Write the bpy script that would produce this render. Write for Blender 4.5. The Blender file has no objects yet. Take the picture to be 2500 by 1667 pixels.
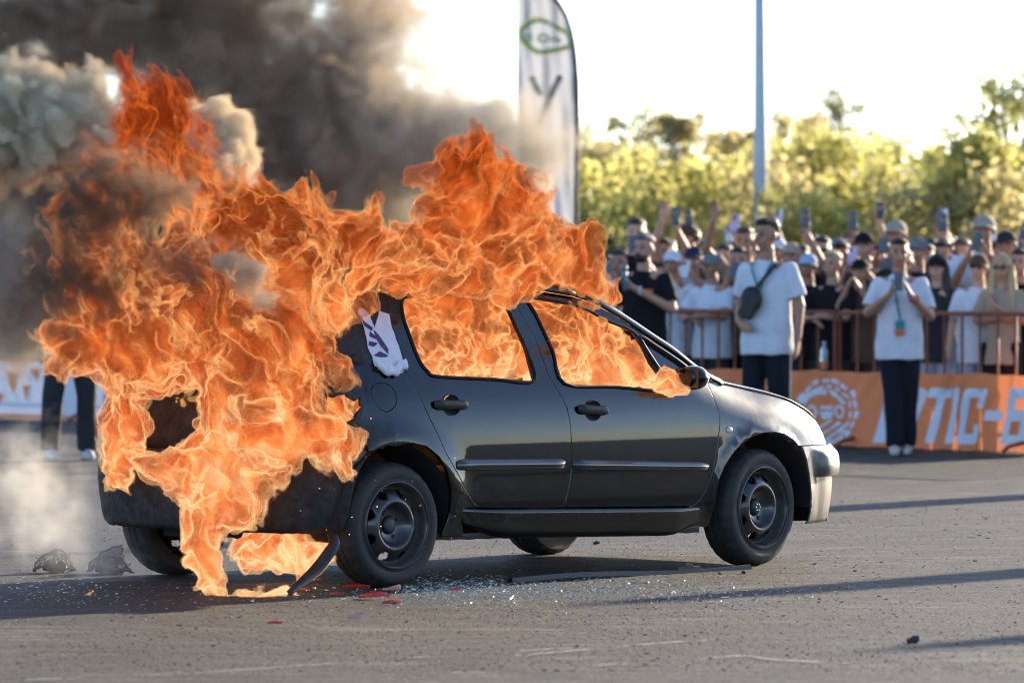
import bpy, bmesh, math, random, time
import numpy as np
from mathutils import Vector, Matrix, Euler, noise as mnoise
from mathutils.geometry import delaunay_2d_cdt
random.seed(7); rng = np.random.default_rng(7)
sc = bpy.context.scene
COL = sc.collection

# ------------------------------------------------------------------ camera
FPX, CAM_H, PITCH = 13000.0, 1.5526, 0.0149          # focal length in pixels of a 2500 px wide frame
cd = bpy.data.cameras.new('camera'); cam = bpy.data.objects.new('camera', cd); COL.objects.link(cam)
cam.location = (0, 0, CAM_H); cam.rotation_euler = (math.pi/2 - PITCH, 0, 0)
cd.sensor_width = 36.0; cd.lens = FPX/2500*36; cd.clip_start = .5; cd.clip_end = 3000
cd.dof.use_dof = True; cd.dof.focus_distance = 26.8; cd.dof.aperture_fstop = 3.3; cd.dof.aperture_blades = 9
sc.camera = cam

# ------------------------------------------------------------------ sky, sun, exposure
SUN_EL, SUN_AZ = math.radians(14.0), math.atan2(.63, .78)   # azimuth from +y towards +x
world = bpy.data.worlds.new('World'); sc.world = world; world.use_nodes = True
wt = world.node_tree; sky = wt.nodes.new('ShaderNodeTexSky'); sky.sky_type = 'NISHITA'; sky.sun_disc = False
sky.sun_elevation = SUN_EL; sky.sun_rotation = SUN_AZ; sky.air_density = .55; sky.dust_density = .4; sky.ozone_density = 1.5
wt.links.new(sky.outputs[0], wt.nodes['Background'].inputs[0]); wt.nodes['Background'].inputs[1].default_value = .15
sl = bpy.data.lights.new('sun', 'SUN'); sun = bpy.data.objects.new('sun', sl); COL.objects.link(sun)
sl.energy = 5.0; sl.angle = math.radians(.55); sl.color = (1, .84, .62)
SUN_DIR = Vector((math.sin(SUN_AZ)*math.cos(SUN_EL), math.cos(SUN_AZ)*math.cos(SUN_EL), math.sin(SUN_EL)))
sun.rotation_euler = SUN_DIR.to_track_quat('Z', 'Y').to_euler()
sc.view_settings.view_transform = 'Standard'; sc.view_settings.look = 'None'; sc.view_settings.gamma = 1.0
sc.view_settings.exposure = 1.5; sc.view_settings.use_curve_mapping = False
cy = sc.cycles
cy.max_bounces = 8; cy.diffuse_bounces = 3; cy.glossy_bounces = 4; cy.transparent_max_bounces = 24; cy.volume_bounces = 1
cy.use_adaptive_sampling = True; cy.adaptive_threshold = .03; cy.caustics_reflective = False; cy.caustics_refractive = False
cy.volume_step_rate = 3.0; cy.volume_max_steps = 512; cy.sample_clamp_indirect = 6.0; cy.filter_width = 1.0

# ------------------------------------------------------------------ helpers
def tag(o, label=None, cat=None, group=None, kind=None):
    if label: o['label'] = label
    if cat: o['category'] = cat
    if group: o['group'] = group
    if kind: o['kind'] = kind
    return o
def empty(name, loc=(0, 0, 0), rz=0.0, label=None, cat=None, group=None):
    o = bpy.data.objects.new(name, None); COL.objects.link(o); o.location = loc; o.rotation_euler = (0, 0, rz); o.empty_display_size = .1
    return tag(o, label, cat, group)
def mesh_obj(name, verts, faces, mat=None, parent=None, smooth=False, edges=()):
    me = bpy.data.meshes.new(name); me.from_pydata([tuple(map(float, v)) for v in verts], list(edges), [tuple(map(int, f)) for f in faces])
    if smooth: me.polygons.foreach_set('use_smooth', [True]*len(me.polygons))
    o = bpy.data.objects.new(name, me); COL.objects.link(o)
    if mat: me.materials.append(mat)
    if parent: o.parent = parent
    return o
def copy_tree(o, parent=None):
    c = o.copy(); COL.objects.link(c); c.parent = parent
    for ch in list(o.children): copy_tree(ch, c)
    return c
class MB:
    "collects shapes into one mesh"
    def __init__(s): s.v = []; s.f = []; s.m = []
    def add(s, v, f, mi=0):
        b = len(s.v); s.v += [tuple(p) for p in v]; s.f += [tuple(i+b for i in q) for q in f]; s.m += [mi]*len(f); return s
    def box(s, c, d, rot=None, mi=0, taper=1.0):
        x, y, z = [k/2 for k in d]; P = [(-x, -y, -z), (x, -y, -z), (x, y, -z), (-x, y, -z), (-x*taper, -y*taper, z), (x*taper, -y*taper, z), (x*taper, y*taper, z), (-x*taper, y*taper, z)]
        if rot is not None: P = [rot @ Vector(p) for p in P]
        return s.add([(p[0]+c[0], p[1]+c[1], p[2]+c[2]) for p in P], [(0, 3, 2, 1), (4, 5, 6, 7), (0, 1, 5, 4), (1, 2, 6, 5), (2, 3, 7, 6), (3, 0, 4, 7)], mi)
    def tube(s, pts, r, n=8, mi=0, cap=True, closed=False):
        pts = [Vector(p) for p in pts]; N = len(pts); rs = r if hasattr(r, '__len__') else [r]*N; V = []; up = None
        for i, p in enumerate(pts):
            if closed: t = pts[(i+1) % N]-pts[i-1]
            else: t = pts[min(i+1, N-1)]-pts[max(i-1, 0)]
            t.normalize()
            if up is None:
                up = Vector((0, 0, 1)) if abs(t.z) < .9 else Vector((1, 0, 0))
            a = t.cross(up)
            if a.length < 1e-4: a = t.cross(Vector((.3, .8, .1)))
            a.normalize(); b = a.cross(t); up = b
            V += [p+(a*math.cos(2*math.pi*k/n)+b*math.sin(2*math.pi*k/n))*rs[i] for k in range(n)]
        Fc = []
        for i in range(N if closed else N-1):
            j = (i+1) % N
            Fc += [(i*n+k, i*n+(k+1) % n, j*n+(k+1) % n, j*n+k) for k in range(n)]
        if cap and not closed: Fc += [tuple(range(n))[::-1], tuple((N-1)*n+k for k in range(n))]
        return s.add(V, Fc, mi)
    def lathe(s, prof, n=32, axis='y', c=(0, 0, 0), mi=0):
        V = []; m = len(prof)
        for k in range(n):
            a = 2*math.pi*k/n; ca, sa = math.cos(a), math.sin(a)
            for r, h in prof:
                p = {'y': (r*ca, h, r*sa), 'z': (r*ca, r*sa, h), 'x': (h, r*ca, r*sa)}[axis]; V.append((p[0]+c[0], p[1]+c[1], p[2]+c[2]))
        Fc = [(k*m+i, k*m+i+1, ((k+1) % n)*m+i+1, ((k+1) % n)*m+i) for k in range(n) for i in range(m-1)]
        return s.add(V, Fc, mi)
    def ball(s, c, r, n=12, m=8, mi=0):
        r = r if hasattr(r, '__len__') else (r, r, r); V = [(c[0], c[1], c[2]-r[2])]
        for i in range(1, m):
            a = math.pi*i/m-math.pi/2
            V += [(c[0]+r[0]*math.cos(a)*math.cos(2*math.pi*k/n), c[1]+r[1]*math.cos(a)*math.sin(2*math.pi*k/n), c[2]+r[2]*math.sin(a)) for k in range(n)]
        V.append((c[0], c[1], c[2]+r[2])); L = len(V)-1; Fc = []
        for k in range(n):
            k2 = (k+1) % n; Fc.append((0, 1+k2, 1+k)); Fc.append((L, 1+(m-2)*n+k, 1+(m-2)*n+k2))
            for i in range(m-2): Fc.append((1+i*n+k, 1+i*n+k2, 1+(i+1)*n+k2, 1+(i+1)*n+k))
        return s.add(V, Fc, mi)
    def cone(s, a, b, ra, rb, n=10, mi=0):
        "tapered capsule"
        a, b = Vector(a), Vector(b); t = b-a
        s.tube([a, b], [ra, rb], n, mi); s.ball(a, ra, n, 6, mi); s.ball(b, rb, n, 6, mi); return s
    def build(s, name, mats, parent=None, smooth=True, angle=None):
        mats = mats if isinstance(mats, (list, tuple)) else [mats]
        o = mesh_obj(name, s.v, s.f, None, parent, smooth)
        for m in mats: o.data.materials.append(m)
        if len(mats) > 1: o.data.polygons.foreach_set('material_index', s.m)
        if angle: set_sharp(o.data, angle)
        return o
def set_sharp(me, deg=35):
    bm = bmesh.new(); bm.from_mesh(me)
    for e in bm.edges: e.smooth = not (len(e.link_faces) == 2 and e.calc_face_angle(0) > math.radians(deg))
    bm.to_mesh(me); bm.free()

class NT:
    "small wrapper to write node trees"
    def __init__(s, tree): s.t = tree
    def n(s, typ, ins=(), out=0, **kw):
        nd = s.t.nodes.new(typ)
        for k, v in kw.items(): setattr(nd, k, v)
        for i, v in (ins.items() if isinstance(ins, dict) else enumerate(ins)):
            if v is None: continue
            if isinstance(v, bpy.types.NodeSocket): s.t.links.new(v, nd.inputs[i])
            else: nd.inputs[i].default_value = v
        return nd.outputs[out] if out is not None else nd
    def m(s, op, a, b=None, c=None, clamp=False): return s.n('ShaderNodeMath', [a, b, c], operation=op, use_clamp=clamp)
    def v(s, op, a, b=None, out=0):
        if op == 'SCALE': return s.n('ShaderNodeVectorMath', {0: a, 3: b}, operation=op)
        return s.n('ShaderNodeVectorMath', [a, b], out=out, operation=op)
    def noise(s, vec, scale, detail=3, rough=.5, dist=0, color=False):
        nd = s.t.nodes.new('ShaderNodeTexNoise'); s.t.links.new(vec, nd.inputs['Vector'])
        for k, val in (('Scale', scale), ('Detail', detail), ('Roughness', rough), ('Distortion', dist)): nd.inputs[k].default_value = val
        return nd.outputs['Color' if color else 'Fac']
    def ramp(s, fac, stops, interp='LINEAR'):
        nd = s.t.nodes.new('ShaderNodeValToRGB'); s.t.links.new(fac, nd.inputs[0]); r = nd.color_ramp; r.interpolation = interp
        while len(r.elements) < len(stops): r.elements.new(.5)
        for e, (p, c) in zip(r.elements, stops):
            e.position = p; e.color = (*c, 1) if len(c) == 3 else c
        return nd.outputs[0]
    def mix(s, f, a, b): return s.n('ShaderNodeMix', {0: f, 6: a, 7: b}, out=2, data_type='RGBA')
    def fmix(s, f, a, b): return s.n('ShaderNodeMix', {0: f, 2: a, 3: b}, data_type='FLOAT')
def c4(c): return (*c, 1.0) if len(c) == 3 else c
def new_mat(name):
    m = bpy.data.materials.new(name); m.use_nodes = True; t = m.node_tree; b = t.nodes['Principled BSDF']; return m, NT(t), b
def mat(name, col, rough=.6, metal=0.0, col2=None, scale=8.0, bump=0.0, bscale=None, coat=0.0, spec=None, emis=None, estr=0.0, rough2=None, detail=4, contrast=1.0, trans=0.0, sub=None):
    m, n, b = new_mat(name); I = b.inputs
    I['Base Color'].default_value = c4(col); I['Roughness'].default_value = rough; I['Metallic'].default_value = metal
    if coat: I['Coat Weight'].default_value = coat; I['Coat Roughness'].default_value = .04
    if spec is not None: I['Specular IOR Level'].default_value = spec
    if trans: I['Transmission Weight'].default_value = trans
    co = n.n('ShaderNodeTexCoord', out=3)
    if col2 is not None or rough2 is not None:
        f = n.noise(co, scale, detail, .6); f = n.m('MULTIPLY_ADD', n.m('SUBTRACT', f, .5), 2.2*contrast, .5, clamp=True)
        if col2 is not None: n.t.links.new(n.mix(f, c4(col), c4(col2)), I['Base Color'])
        if rough2 is not None: n.t.links.new(n.fmix(f, rough, rough2), I['Roughness'])
    if bump:
        bn = n.n('ShaderNodeBump', {'Strength': 1.0, 'Distance': bump, 'Height': n.noise(co, bscale or scale*3, 4, .6)}); n.t.links.new(bn, I['Normal'])
    if emis: I['Emission Color'].default_value = c4(emis); I['Emission Strength'].default_value = estr
    return m
def pix(u, v, Y):
    "world point at depth Y seen at column u, row v of the 2500 x 1667 picture"
    x = (u-1250)/FPX; y = (833.5-v)/FPX; c, s = math.cos(PITCH), math.sin(PITCH); d = (x, c+y*s, -s+y*c); k = Y/d[1]
    return Vector((d[0]*k, Y, CAM_H+d[2]*k))
def on_ground(u, v):
    a = math.atan((v-833.5)/FPX)+PITCH; Y = CAM_H/math.tan(a); p = pix(u, v, Y); return Vector((p.x, Y, 0))
def catmull(P, n=6, closed=False):
    P = [np.array(p, float) for p in P]; N = len(P); out = []
    rngi = range(N) if closed else range(N-1)
    for i in rngi:
        p1, p2 = P[i], P[(i+1) % N]; p0 = P[i-1] if (closed or i > 0) else 2*p1-p2; p3 = P[(i+2) % N] if (closed or i+2 < N) else 2*p2-p1
        for k in range(n):
            t = k/n; out.append(.5*((2*p1)+(-p0+p2)*t+(2*p0-5*p1+4*p2-p3)*t*t+(-p0+3*p1-3*p2+p3)*t**3))
    if not closed: out.append(P[-1])
    return out
def pchip(xs, ys):
    xs = np.array(xs, float); ys = np.array(ys, float); h = np.diff(xs); d = np.diff(ys)/h; m = np.zeros_like(xs)
    for i in range(1, len(xs)-1):
        if d[i-1]*d[i] > 0:
            w1 = 2*h[i]+h[i-1]; w2 = h[i]+2*h[i-1]; m[i] = (w1+w2)/(w1/d[i-1]+w2/d[i])
    m[0] = d[0]; m[-1] = d[-1]
    def f(x):
        x = np.clip(np.asarray(x, float), xs[0], xs[-1]); i = np.clip(np.searchsorted(xs, x)-1, 0, len(xs)-2); t = (x-xs[i])/h[i]
        return ys[i]*(2*t**3-3*t**2+1)+h[i]*m[i]*(t**3-2*t**2+t)+ys[i+1]*(-2*t**3+3*t**2)+h[i]*m[i+1]*(t**3-t**2)
    return f
def in_poly(P, x, y):
    x = np.asarray(x); y = np.asarray(y); r = np.zeros(x.shape, bool); n = len(P)
    for i in range(n):
        x1, y1 = P[i]; x2, y2 = P[(i+1) % n]
        if y1 == y2: continue
        r ^= ((y1 > y) != (y2 > y)) & (x < (x2-x1)*(y-y1)/(y2-y1)+x1)
    return r
def smst(a, b, x):
    t = np.clip((np.asarray(x, float)-a)/(b-a), 0, 1); return t*t*(3-2*t)
def densify(P, d=.03):
    out = []
    for a, b in zip(P, list(P[1:])+[P[0]]):
        a, b = np.array(a), np.array(b); k = max(1, int(np.ceil(np.linalg.norm(b-a)/d)))
        out += [a+(b-a)*i/k for i in range(k)]
    return out
def grid_obj(name, rows, material, parent, smooth=True, flip=False, solid=0.0):
    "rows: equal-length lists of points -> a lofted sheet"
    n = len(rows[0]); V = [p for r in rows for p in r]; F = [(i*n+j, i*n+j+1, (i+1)*n+j+1, (i+1)*n+j) for i in range(len(rows)-1) for j in range(n-1)]
    if flip: F = [f[::-1] for f in F]
    o = mesh_obj(name, V, F, material, parent, smooth)
    if solid:
        md = o.modifiers.new('thickness', 'SOLIDIFY'); md.thickness = solid; md.offset = -1
    return o

# ------------------------------------------------------------------ ground
def ground_mat():
    m, n, b = new_mat('worn_asphalt'); I = b.inputs; co = n.n('ShaderNodeNewGeometry', out=0)
    fl = n.v('MULTIPLY', co, (1, 1, 0))
    big = n.noise(fl, .55, 5, .6); mid = n.noise(n.v('MULTIPLY', fl, (1, 2.6, 1)), 2.4, 5, .65, .4); grit = n.noise(fl, 70, 4, .7); st = n.noise(n.v('MULTIPLY', fl, (.35, 5, 1)), 1.7, 4, .6, .3)
    base = n.ramp(n.m('MULTIPLY_ADD', n.m('SUBTRACT', n.m('MULTIPLY_ADD', mid, .65, n.m('MULTIPLY', big, .35)), .5), 1.8, .5), [(.30, (.014, .012, .0105)), (.45, (.037, .032, .026)), (.57, (.066, .056, .045)), (.72, (.135, .116, .092))])
    base = n.mix(n.m('MULTIPLY_ADD', n.m('SUBTRACT', st, .5), 4.5, .30, clamp=True), base, (.028, .025, .023, 1))
    base = n.mix(n.m('MULTIPLY_ADD', n.m('SUBTRACT', grit, .53), 4.2, .0, clamp=True), base, (.020, .018, .015, 1))
    base = n.mix(n.m('MULTIPLY_ADD', n.m('SUBTRACT', n.noise(fl, 120, 2, .5), .59), 5, .0, clamp=True), base, (.24, .215, .18, 1))
    for cx_, cy_, R_, w_ in ((-6.0, 40.0, 15.2, 2.6), (9.0, 44.0, 21.5, 2.2), (-14.0, 12.0, 17.0, 2.4), (6.0, 60.0, 34.5, 2.0)):      # tyre marks
        dd = n.m('ABSOLUTE', n.m('SUBTRACT', n.v('LENGTH', n.v('SUBTRACT', fl, (cx_, cy_, 0)), out=1), R_)); mk = n.m('SUBTRACT', 1.0, n.m('MULTIPLY', n.m('ABSOLUTE', n.m('SUBTRACT', dd, .75)), w_*3), clamp=True)
        base = n.mix(n.m('MULTIPLY', mk, n.m('MULTIPLY_ADD', n.m('SUBTRACT', mid, .45), 3.0, .35, clamp=True)), base, (.016, .015, .014, 1))
    # oil and soot soaked into the ground behind the tail
    p = n.v('SUBTRACT', co, (-2.3, 24.4, 0)); d = n.v('LENGTH', n.v('MULTIPLY', p, (.42, .62, 0)), out=1)
    soot = n.m('SUBTRACT', 1.15, n.m('ADD', d, n.m('MULTIPLY', n.m('SUBTRACT', mid, .5), 1.1)), clamp=True)
    base = n.mix(n.m('MULTIPLY', soot, .85), base, (.010, .009, .009, 1))
    n.t.links.new(base, I['Base Color']); n.t.links.new(n.m('MULTIPLY_ADD', grit, .3, .55), I['Roughness']); I['Specular IOR Level'].default_value = .35
    h = n.m('ADD', n.m('MULTIPLY', grit, .014), n.m('MULTIPLY', n.noise(fl, 24, 4, .65), .026)); h = n.m('ADD', h, n.m('MULTIPLY', mid, .02))
    n.t.links.new(n.n('ShaderNodeBump', {'Strength': 1.0, 'Distance': 1.0, 'Height': h}), I['Normal'])
    return m
M_GROUND = ground_mat()
NX = 60; xs = np.linspace(-1, 1, NX+1); xs = np.sign(xs)*np.abs(xs)**2.2*420
ys = np.concatenate([np.linspace(-25, 15, 6), np.linspace(16, 60, 60), np.geomspace(62, 1500, 24)])
V = [(x, y, 0.0) for y in ys for x in xs]; F = [(j*(NX+1)+i, j*(NX+1)+i+1, (j+1)*(NX+1)+i+1, (j+1)*(NX+1)+i) for j in range(len(ys)-1) for i in range(NX)]
tag(mesh_obj('ground', V, F, M_GROUND), kind='structure')
def worn_line_mat():
    m, n, b = new_mat('worn_white_line'); co = n.n('ShaderNodeNewGeometry', out=0); f = n.noise(co, 16, 5, .75); g = n.noise(co, 1.6, 2, .5)
    a = n.m('MULTIPLY_ADD', n.m('ADD', n.m('SUBTRACT', f, .5), n.m('MULTIPLY', n.m('SUBTRACT', g, .5), 1.1)), 5.0, .45, clamp=True)
    b.inputs['Base Color'].default_value = (.42, .40, .36, 1); b.inputs['Roughness'].default_value = .9; n.t.links.new(n.m('MULTIPLY', a, .95), b.inputs['Alpha']); return m
M_LINE = worn_line_mat()
for pts, w in (([(60, 1661), (400, 1648), (700, 1628), (1000, 1607), (1260, 1590), (1400, 1583)], .014), ([(1260, 1602), (1450, 1585), (1620, 1570), (1760, 1562)], .018), ([(1100, 1643), (1260, 1640), (1420, 1628), (1530, 1620)], .018), ([(1640, 1618), (1800, 1602), (1900, 1612), (2100, 1622), (2350, 1640)], .02)):
    P = [on_ground(u, v) for u, v in pts]; P = [Vector(p) for p in catmull([tuple(p) for p in P], 8)]; V = []
    for i, p in enumerate(P): V += [(p.x, p.y-w*(.7+.6*random.random()), .004), (p.x, p.y+w*(.7+.6*random.random()), .004)]
    tag(mesh_obj('road_marking', V, [(2*i, 2*i+2, 2*i+3, 2*i+1) for i in range(len(P)-1)], M_LINE), kind='structure')

# ------------------------------------------------------------------ trees and bushes
def leaf_mat(name, c1, c2, tr):
    m, n, b = new_mat(name); t = n.t; out = t.nodes['Material Output']
    g = n.n('ShaderNodeNewGeometry', out=0); col = n.mix(n.m('MULTIPLY_ADD', n.m('SUBTRACT', n.noise(g, .9, 3, .6), .5), 2.4, .5, clamp=True), c4(c1), c4(c2))
    df = n.n('ShaderNodeBsdfDiffuse', [col]); tl = n.n('ShaderNodeBsdfTranslucent', [n.n('ShaderNodeVectorMath', {0: col, 3: 1.7}, operation='SCALE')])
    mx = n.n('ShaderNodeMixShader', [tr, df, tl]); t.links.new(mx, out.inputs['Surface']); return m
M_LEAF = [leaf_mat('yellow_green_leaves', (.31, .295, .10), (.40, .37, .13), .62), leaf_mat('green_leaves', (.24, .245, .085), (.33, .325, .11), .62), leaf_mat('dry_leaves', (.33, .285, .14), (.42, .37, .19), .62), leaf_mat('dark_leaves', (.18, .18, .085), (.27, .26, .12), .6)]  # leaf colours lightened and greyed to stand in for haze over the trees
M_BARK = mat('bark', (.07, .055, .04), .9, col2=(.12, .10, .075), scale=9, bump=.01)
def make_tree(name, h, rx, rz, leaves, lm, lsize, sparse, seed, low=0.0):
    r = random.Random(seed); root = empty(name); limbs = []
    b = MB(); b.tube([(0, 0, 0), (.05*h*r.uniform(-1, 1), .03*h, h*.35), (.08*h*r.uniform(-1, 1), 0, h*.72)], [.035*h*.6, .025*h*.6, .008*h], 7)
    cl = []
    for k in range(sparse):
        a = r.uniform(0, 2*math.pi); zz = r.uniform(low, 1); rad = rx*(.25+.75*math.sin(math.pi*min(1, max(.08, .15+.8*zz))))*math.sqrt(r.random())
        c = Vector((rad*math.cos(a), rad*math.sin(a)*.8, h*(1-rz)+h*rz*zz)) if low == 0 else Vector((rad*math.cos(a), rad*math.sin(a)*.8, h*zz))
        cl.append((c, r.uniform(.16, .34)*rx*(1.2-.45*zz)))
        z0 = h*r.uniform(.22, .55); mid = Vector((c.x*.45, c.y*.45, (z0+c.z)/2+.04*h)); b.tube([(0, 0, z0), mid, c], [.012*h*.6, .008*h*.6, .003*h], 5)
    b.build('trunk', M_BARK, root)
    V, F = [], []
    for k in range(leaves):
        c, s = cl[r.randrange(len(cl))]; d = Vector((r.gauss(0, 1), r.gauss(0, 1), r.gauss(0, .8))); d = d*s*.55; p = c+d
        u = Vector((r.gauss(0, 1), r.gauss(0, 1), r.gauss(0, 1))).normalized(); w = u.cross(Vector((r.gauss(0, 1), r.gauss(0, 1), r.gauss(0, 1)))).normalized(); L = lsize*r.uniform(.6, 1.4); i = len(V)
        V += [p-u*L, p+w*L*.45, p+u*L, p-w*L*.45]; F.append((i, i+1, i+2, i+3))
    mesh_obj('crown', V, F, lm, root); return root
TREES = [ # column, depth, top row, half width, leaf material, kind, label
 (1395, 86, 318, 1.0, 3, 'tree', 'dull green tree just right of the feather flag pole'), (1570, 92, 288, 1.15, 3, 'tree', 'wide dark green tree between the flag and the lamp post'),
 (1675, 84, 296, .8, 2, 'tree', 'thin brownish tree close left of the lamp post'), (1925, 88, 300, 1.1, 2, 'tree', 'thin brownish tree just right of the lamp post'),
 (2060, 95, 235, 1.0, 3, 'tree', 'sparse dark tree whose bare top stands highest in the middle'), (2040, 74, 352, 1.35, 0, 'tree', 'bright yellow-green tree under the sparse dark tree'),
 (2225, 78, 372, 1.2, 0, 'tree', 'yellow-green tree left of the gap of sky at right'), (2475, 72, 205, 1.2, 1, 'tree', 'tall green tree cut by the right edge of the picture'), (2390, 70, 340, .7, 0, 'tree', 'small yellow-green tree at the foot of the tall right-hand tree'),
 (1480, 80, 372, 1.1, 2, 'tree', 'pale dry tree low between the flag and the wide dark tree'), (1790, 82, 345, 1.0, 2, 'tree', 'pale dry tree whose crown the lamp post crosses'), (2330, 84, 400, 1.0, 1, 'tree', 'low green tree in the dip before the tall right-hand tree')]
BUSHES = [(1430, 72, 400), (1540, 76, 420), (1650, 70, 400), (1760, 74, 390), (1870, 71, 420), (1980, 69, 478), (2110, 72, 420), (2240, 70, 470), (2350, 73, 440), (2470, 69, 430), (-20, 80, 470), (120, 76, 480), (260, 82, 460), (420, 78, 470), (1290, 80, 450), (1150, 78, 460), (580, 82, 440), (760, 79, 465), (900, 84, 430), (1030, 80, 455)]
for i, (u, Y, vt, hw, lm, kind, lab) in enumerate(TREES):
    p = pix(u, vt, Y); t = make_tree('tree', p.z+.1, hw*1.05, .72, 6500 if lm != 3 else 4600, M_LEAF[lm], .052, 80 if lm != 3 else 80, 40+i); t.location = (p.x, Y, 0); tag(t, lab, 'tree', 'trees behind the crowd')
bp = [make_tree('bush', 2.4, 1.15, .95, 2600, M_LEAF[k], .066, 44, 90+k, low=.05) for k in (0, 2, 0)]
for i, (u, Y, vt) in enumerate(BUSHES):
    src = bp[(0, 2, 0, 2, 1, 0, 0, 1, 0, 1, 1, 0, 1, 0, 1, 0, 2, 1, 0, 1)[i]]; used = src.get('used', 0); b = copy_tree(src) if used else src; src['used'] = 1
    p = pix(u, vt, Y); b.location = (p.x, Y, 0); s = p.z/2.4; b.scale = (1.25, 1.1, s); b.rotation_euler = (0, 0, i*1.9); tag(b, 'low yellow-green bush in the hedge behind the crowd', 'bush', 'bushes behind the crowd')
for b in [o for o in bpy.data.objects if 'used' in o.keys()]: del b['used']

# ------------------------------------------------------------------ lamp post
M_POST = mat('galvanised_post', (.46, .49, .52), .5, metal=.2, col2=(.52, .54, .56), scale=4)
p = pix(1856, 640, 70); lp = empty('lamp_post', (p.x, 70, 0), 0, 'tall grey tapered lamp post behind the crowd', 'lamp post')
MB().tube([(-.0, 0, 0), (-.0, 0, 3.0), (-.02, 0, 9.0)], [.105, .092, .05], 12).build('pole', M_POST, lp)
MB().lathe([(.0, .0), (.2, 0), (.2, .05), (.1, .08), (.085, .25)], 16, 'z').build('base_plate', M_POST, lp)
b = MB(); b.tube([(-.02, 0, 8.95), (-.1, -.3, 9.2), (-.3, -.9, 9.3)], [.035, .03, .028], 8); b.build('arm', M_POST, lp)
b = MB(); b.box((-.38, -1.12, 9.3), (.22, .6, .1)); b.build('lamp_head', M_POST, lp, False)

# ------------------------------------------------------------------ feather flags
def cloth_mat(name, c, tr=.35, rough=.8):
    m, n, b = new_mat(name); t = n.t; d = n.n('ShaderNodeBsdfDiffuse', [c4(c)]); l = n.n('ShaderNodeBsdfTranslucent', [c4(c)]); t.links.new(n.n('ShaderNodeMixShader', [tr, d, l]), t.nodes['Material Output'].inputs['Surface']); return m
M_FLAG = cloth_mat('white_flag_cloth', (.55, .55, .55), .22); M_BLK = mat('black_sleeve', (.012, .011, .011), .6)
M_LG = cloth_mat('green_print', (.24, .44, .24), .3); M_LY = cloth_mat('yellow_print', (.62, .58, .12), .3); M_GREYP = cloth_mat('grey_print', (.27, .28, .24), .3)
def flag_y(s, z): return .030*math.sin(s*22+z*2.4)+.018*math.sin(s*41-z*3.3+1)+.012*math.sin(z*7+s*9)
def make_flag(loc, label, top=4.62, group=None):
    fl = empty('feather_flag', loc, 0, label, 'flag', group)
    # s: metres left of the pole, z up
    pole = catmull([(0, 0), (.01, 2.2), (.0, 3.3), (.028, 3.85), (.11, 4.2), (.28, 4.46), (.47, 4.58), (.64, top)], 8); P = [(-s, 0, z) for s, z in pole]
    MB().tube(P, [.028]*20+[.024]*(len(P)-20), 8).build('pole', M_BLK, fl)
    zs = np.linspace(.55, 4.56, 70); rows = []
    pz = np.array([p[1] for p in pole]); ps = np.array([p[0] for p in pole])
    for z in zs:
        s0 = float(np.interp(z, pz, ps)); s1 = .655-.10*max(0, (3.4-z)/3.4)
        rows.append([(-(s0+(s1-s0)*k/24), flag_y(s0+(s1-s0)*k/24, z), z) for k in range(25)])
    c = grid_obj('cloth', rows, M_FLAG, fl, True)
    def mark(name, pts, m, w=.012):
        P = [(-s, flag_y(s, z)-.009, z) for s, z in pts]; V = []
        for i, q in enumerate(P):
            a = Vector(P[(i+1) % len(P)])-Vector(P[i-1]); n = Vector((-a.z, 0, a.x)).normalized(); V += [Vector(q)-n*w, Vector(q)+n*w]
        F = [(2*i, 2*((i+1) % len(P)), 2*((i+1) % len(P))+1, 2*i+1) for i in range(len(P))]
        mesh_obj(name, V, F, m, c)
    hexp = [(.60, 4.03), (.57, 4.10), (.40, 4.17), (.12, 4.04), (.065, 3.96), (.10, 3.90), (.38, 3.845), (.45, 3.86), (.575, 3.95)]
    H = [tuple(q) for q in catmull(hexp, 4, True)]; mark('logo_outline', H, M_LG, .016); mark('logo_edge', [(s+(s-.33)*.09, z+(z-4.0)*.20) for s, z in H], M_LY, .012)
    ring = [(.37+.05*math.cos(a), 3.985+.04*math.sin(a)) for a in [k*math.pi/8 for k in range(16)]]; mark('logo_ring', ring, M_LG, .014)
    mark('logo_bar', [(.29, 3.99), (.20, 3.985), (.17, 3.96), (.22, 3.95), (.29, 3.96)], M_LG, .012); mark('logo_bar', [(.56, 4.02), (.50, 4.03), (.50, 3.96), (.56, 3.95)], M_LG, .014)
    for a, bb in (((.18, 3.58), (.36, 3.22)), ((.50, 3.57), (.40, 3.36)), ((.36, 3.22), (.42, 3.02))): mark('grey_stroke', [a, tuple(np.array(a)*.5+np.array(bb)*.5), bb], M_GREYP, .036)
    b = MB(); b.box((0, 0, .03), (.5, .5, .06)); b.tube([(0, 0, .05), (0, 0, .4)], .03, 8); b.build('base', M_BLK, fl, False)
    return fl
pf = pix(1409, 400, 58); make_flag((pf.x, 58, 0), 'white feather flag with green emblem rising behind the burning car')
for x, y in ((9.6, 42.5), (12.5, 38.5), (13.6, 35.6)): make_flag((x, y, 0), 'added white feather flag, unseen beyond the right edge, casting a shadow streak', 4.62, 'unseen flags added for their shadows')  # extra flags added out of view so their long shadows cross the ground

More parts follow.
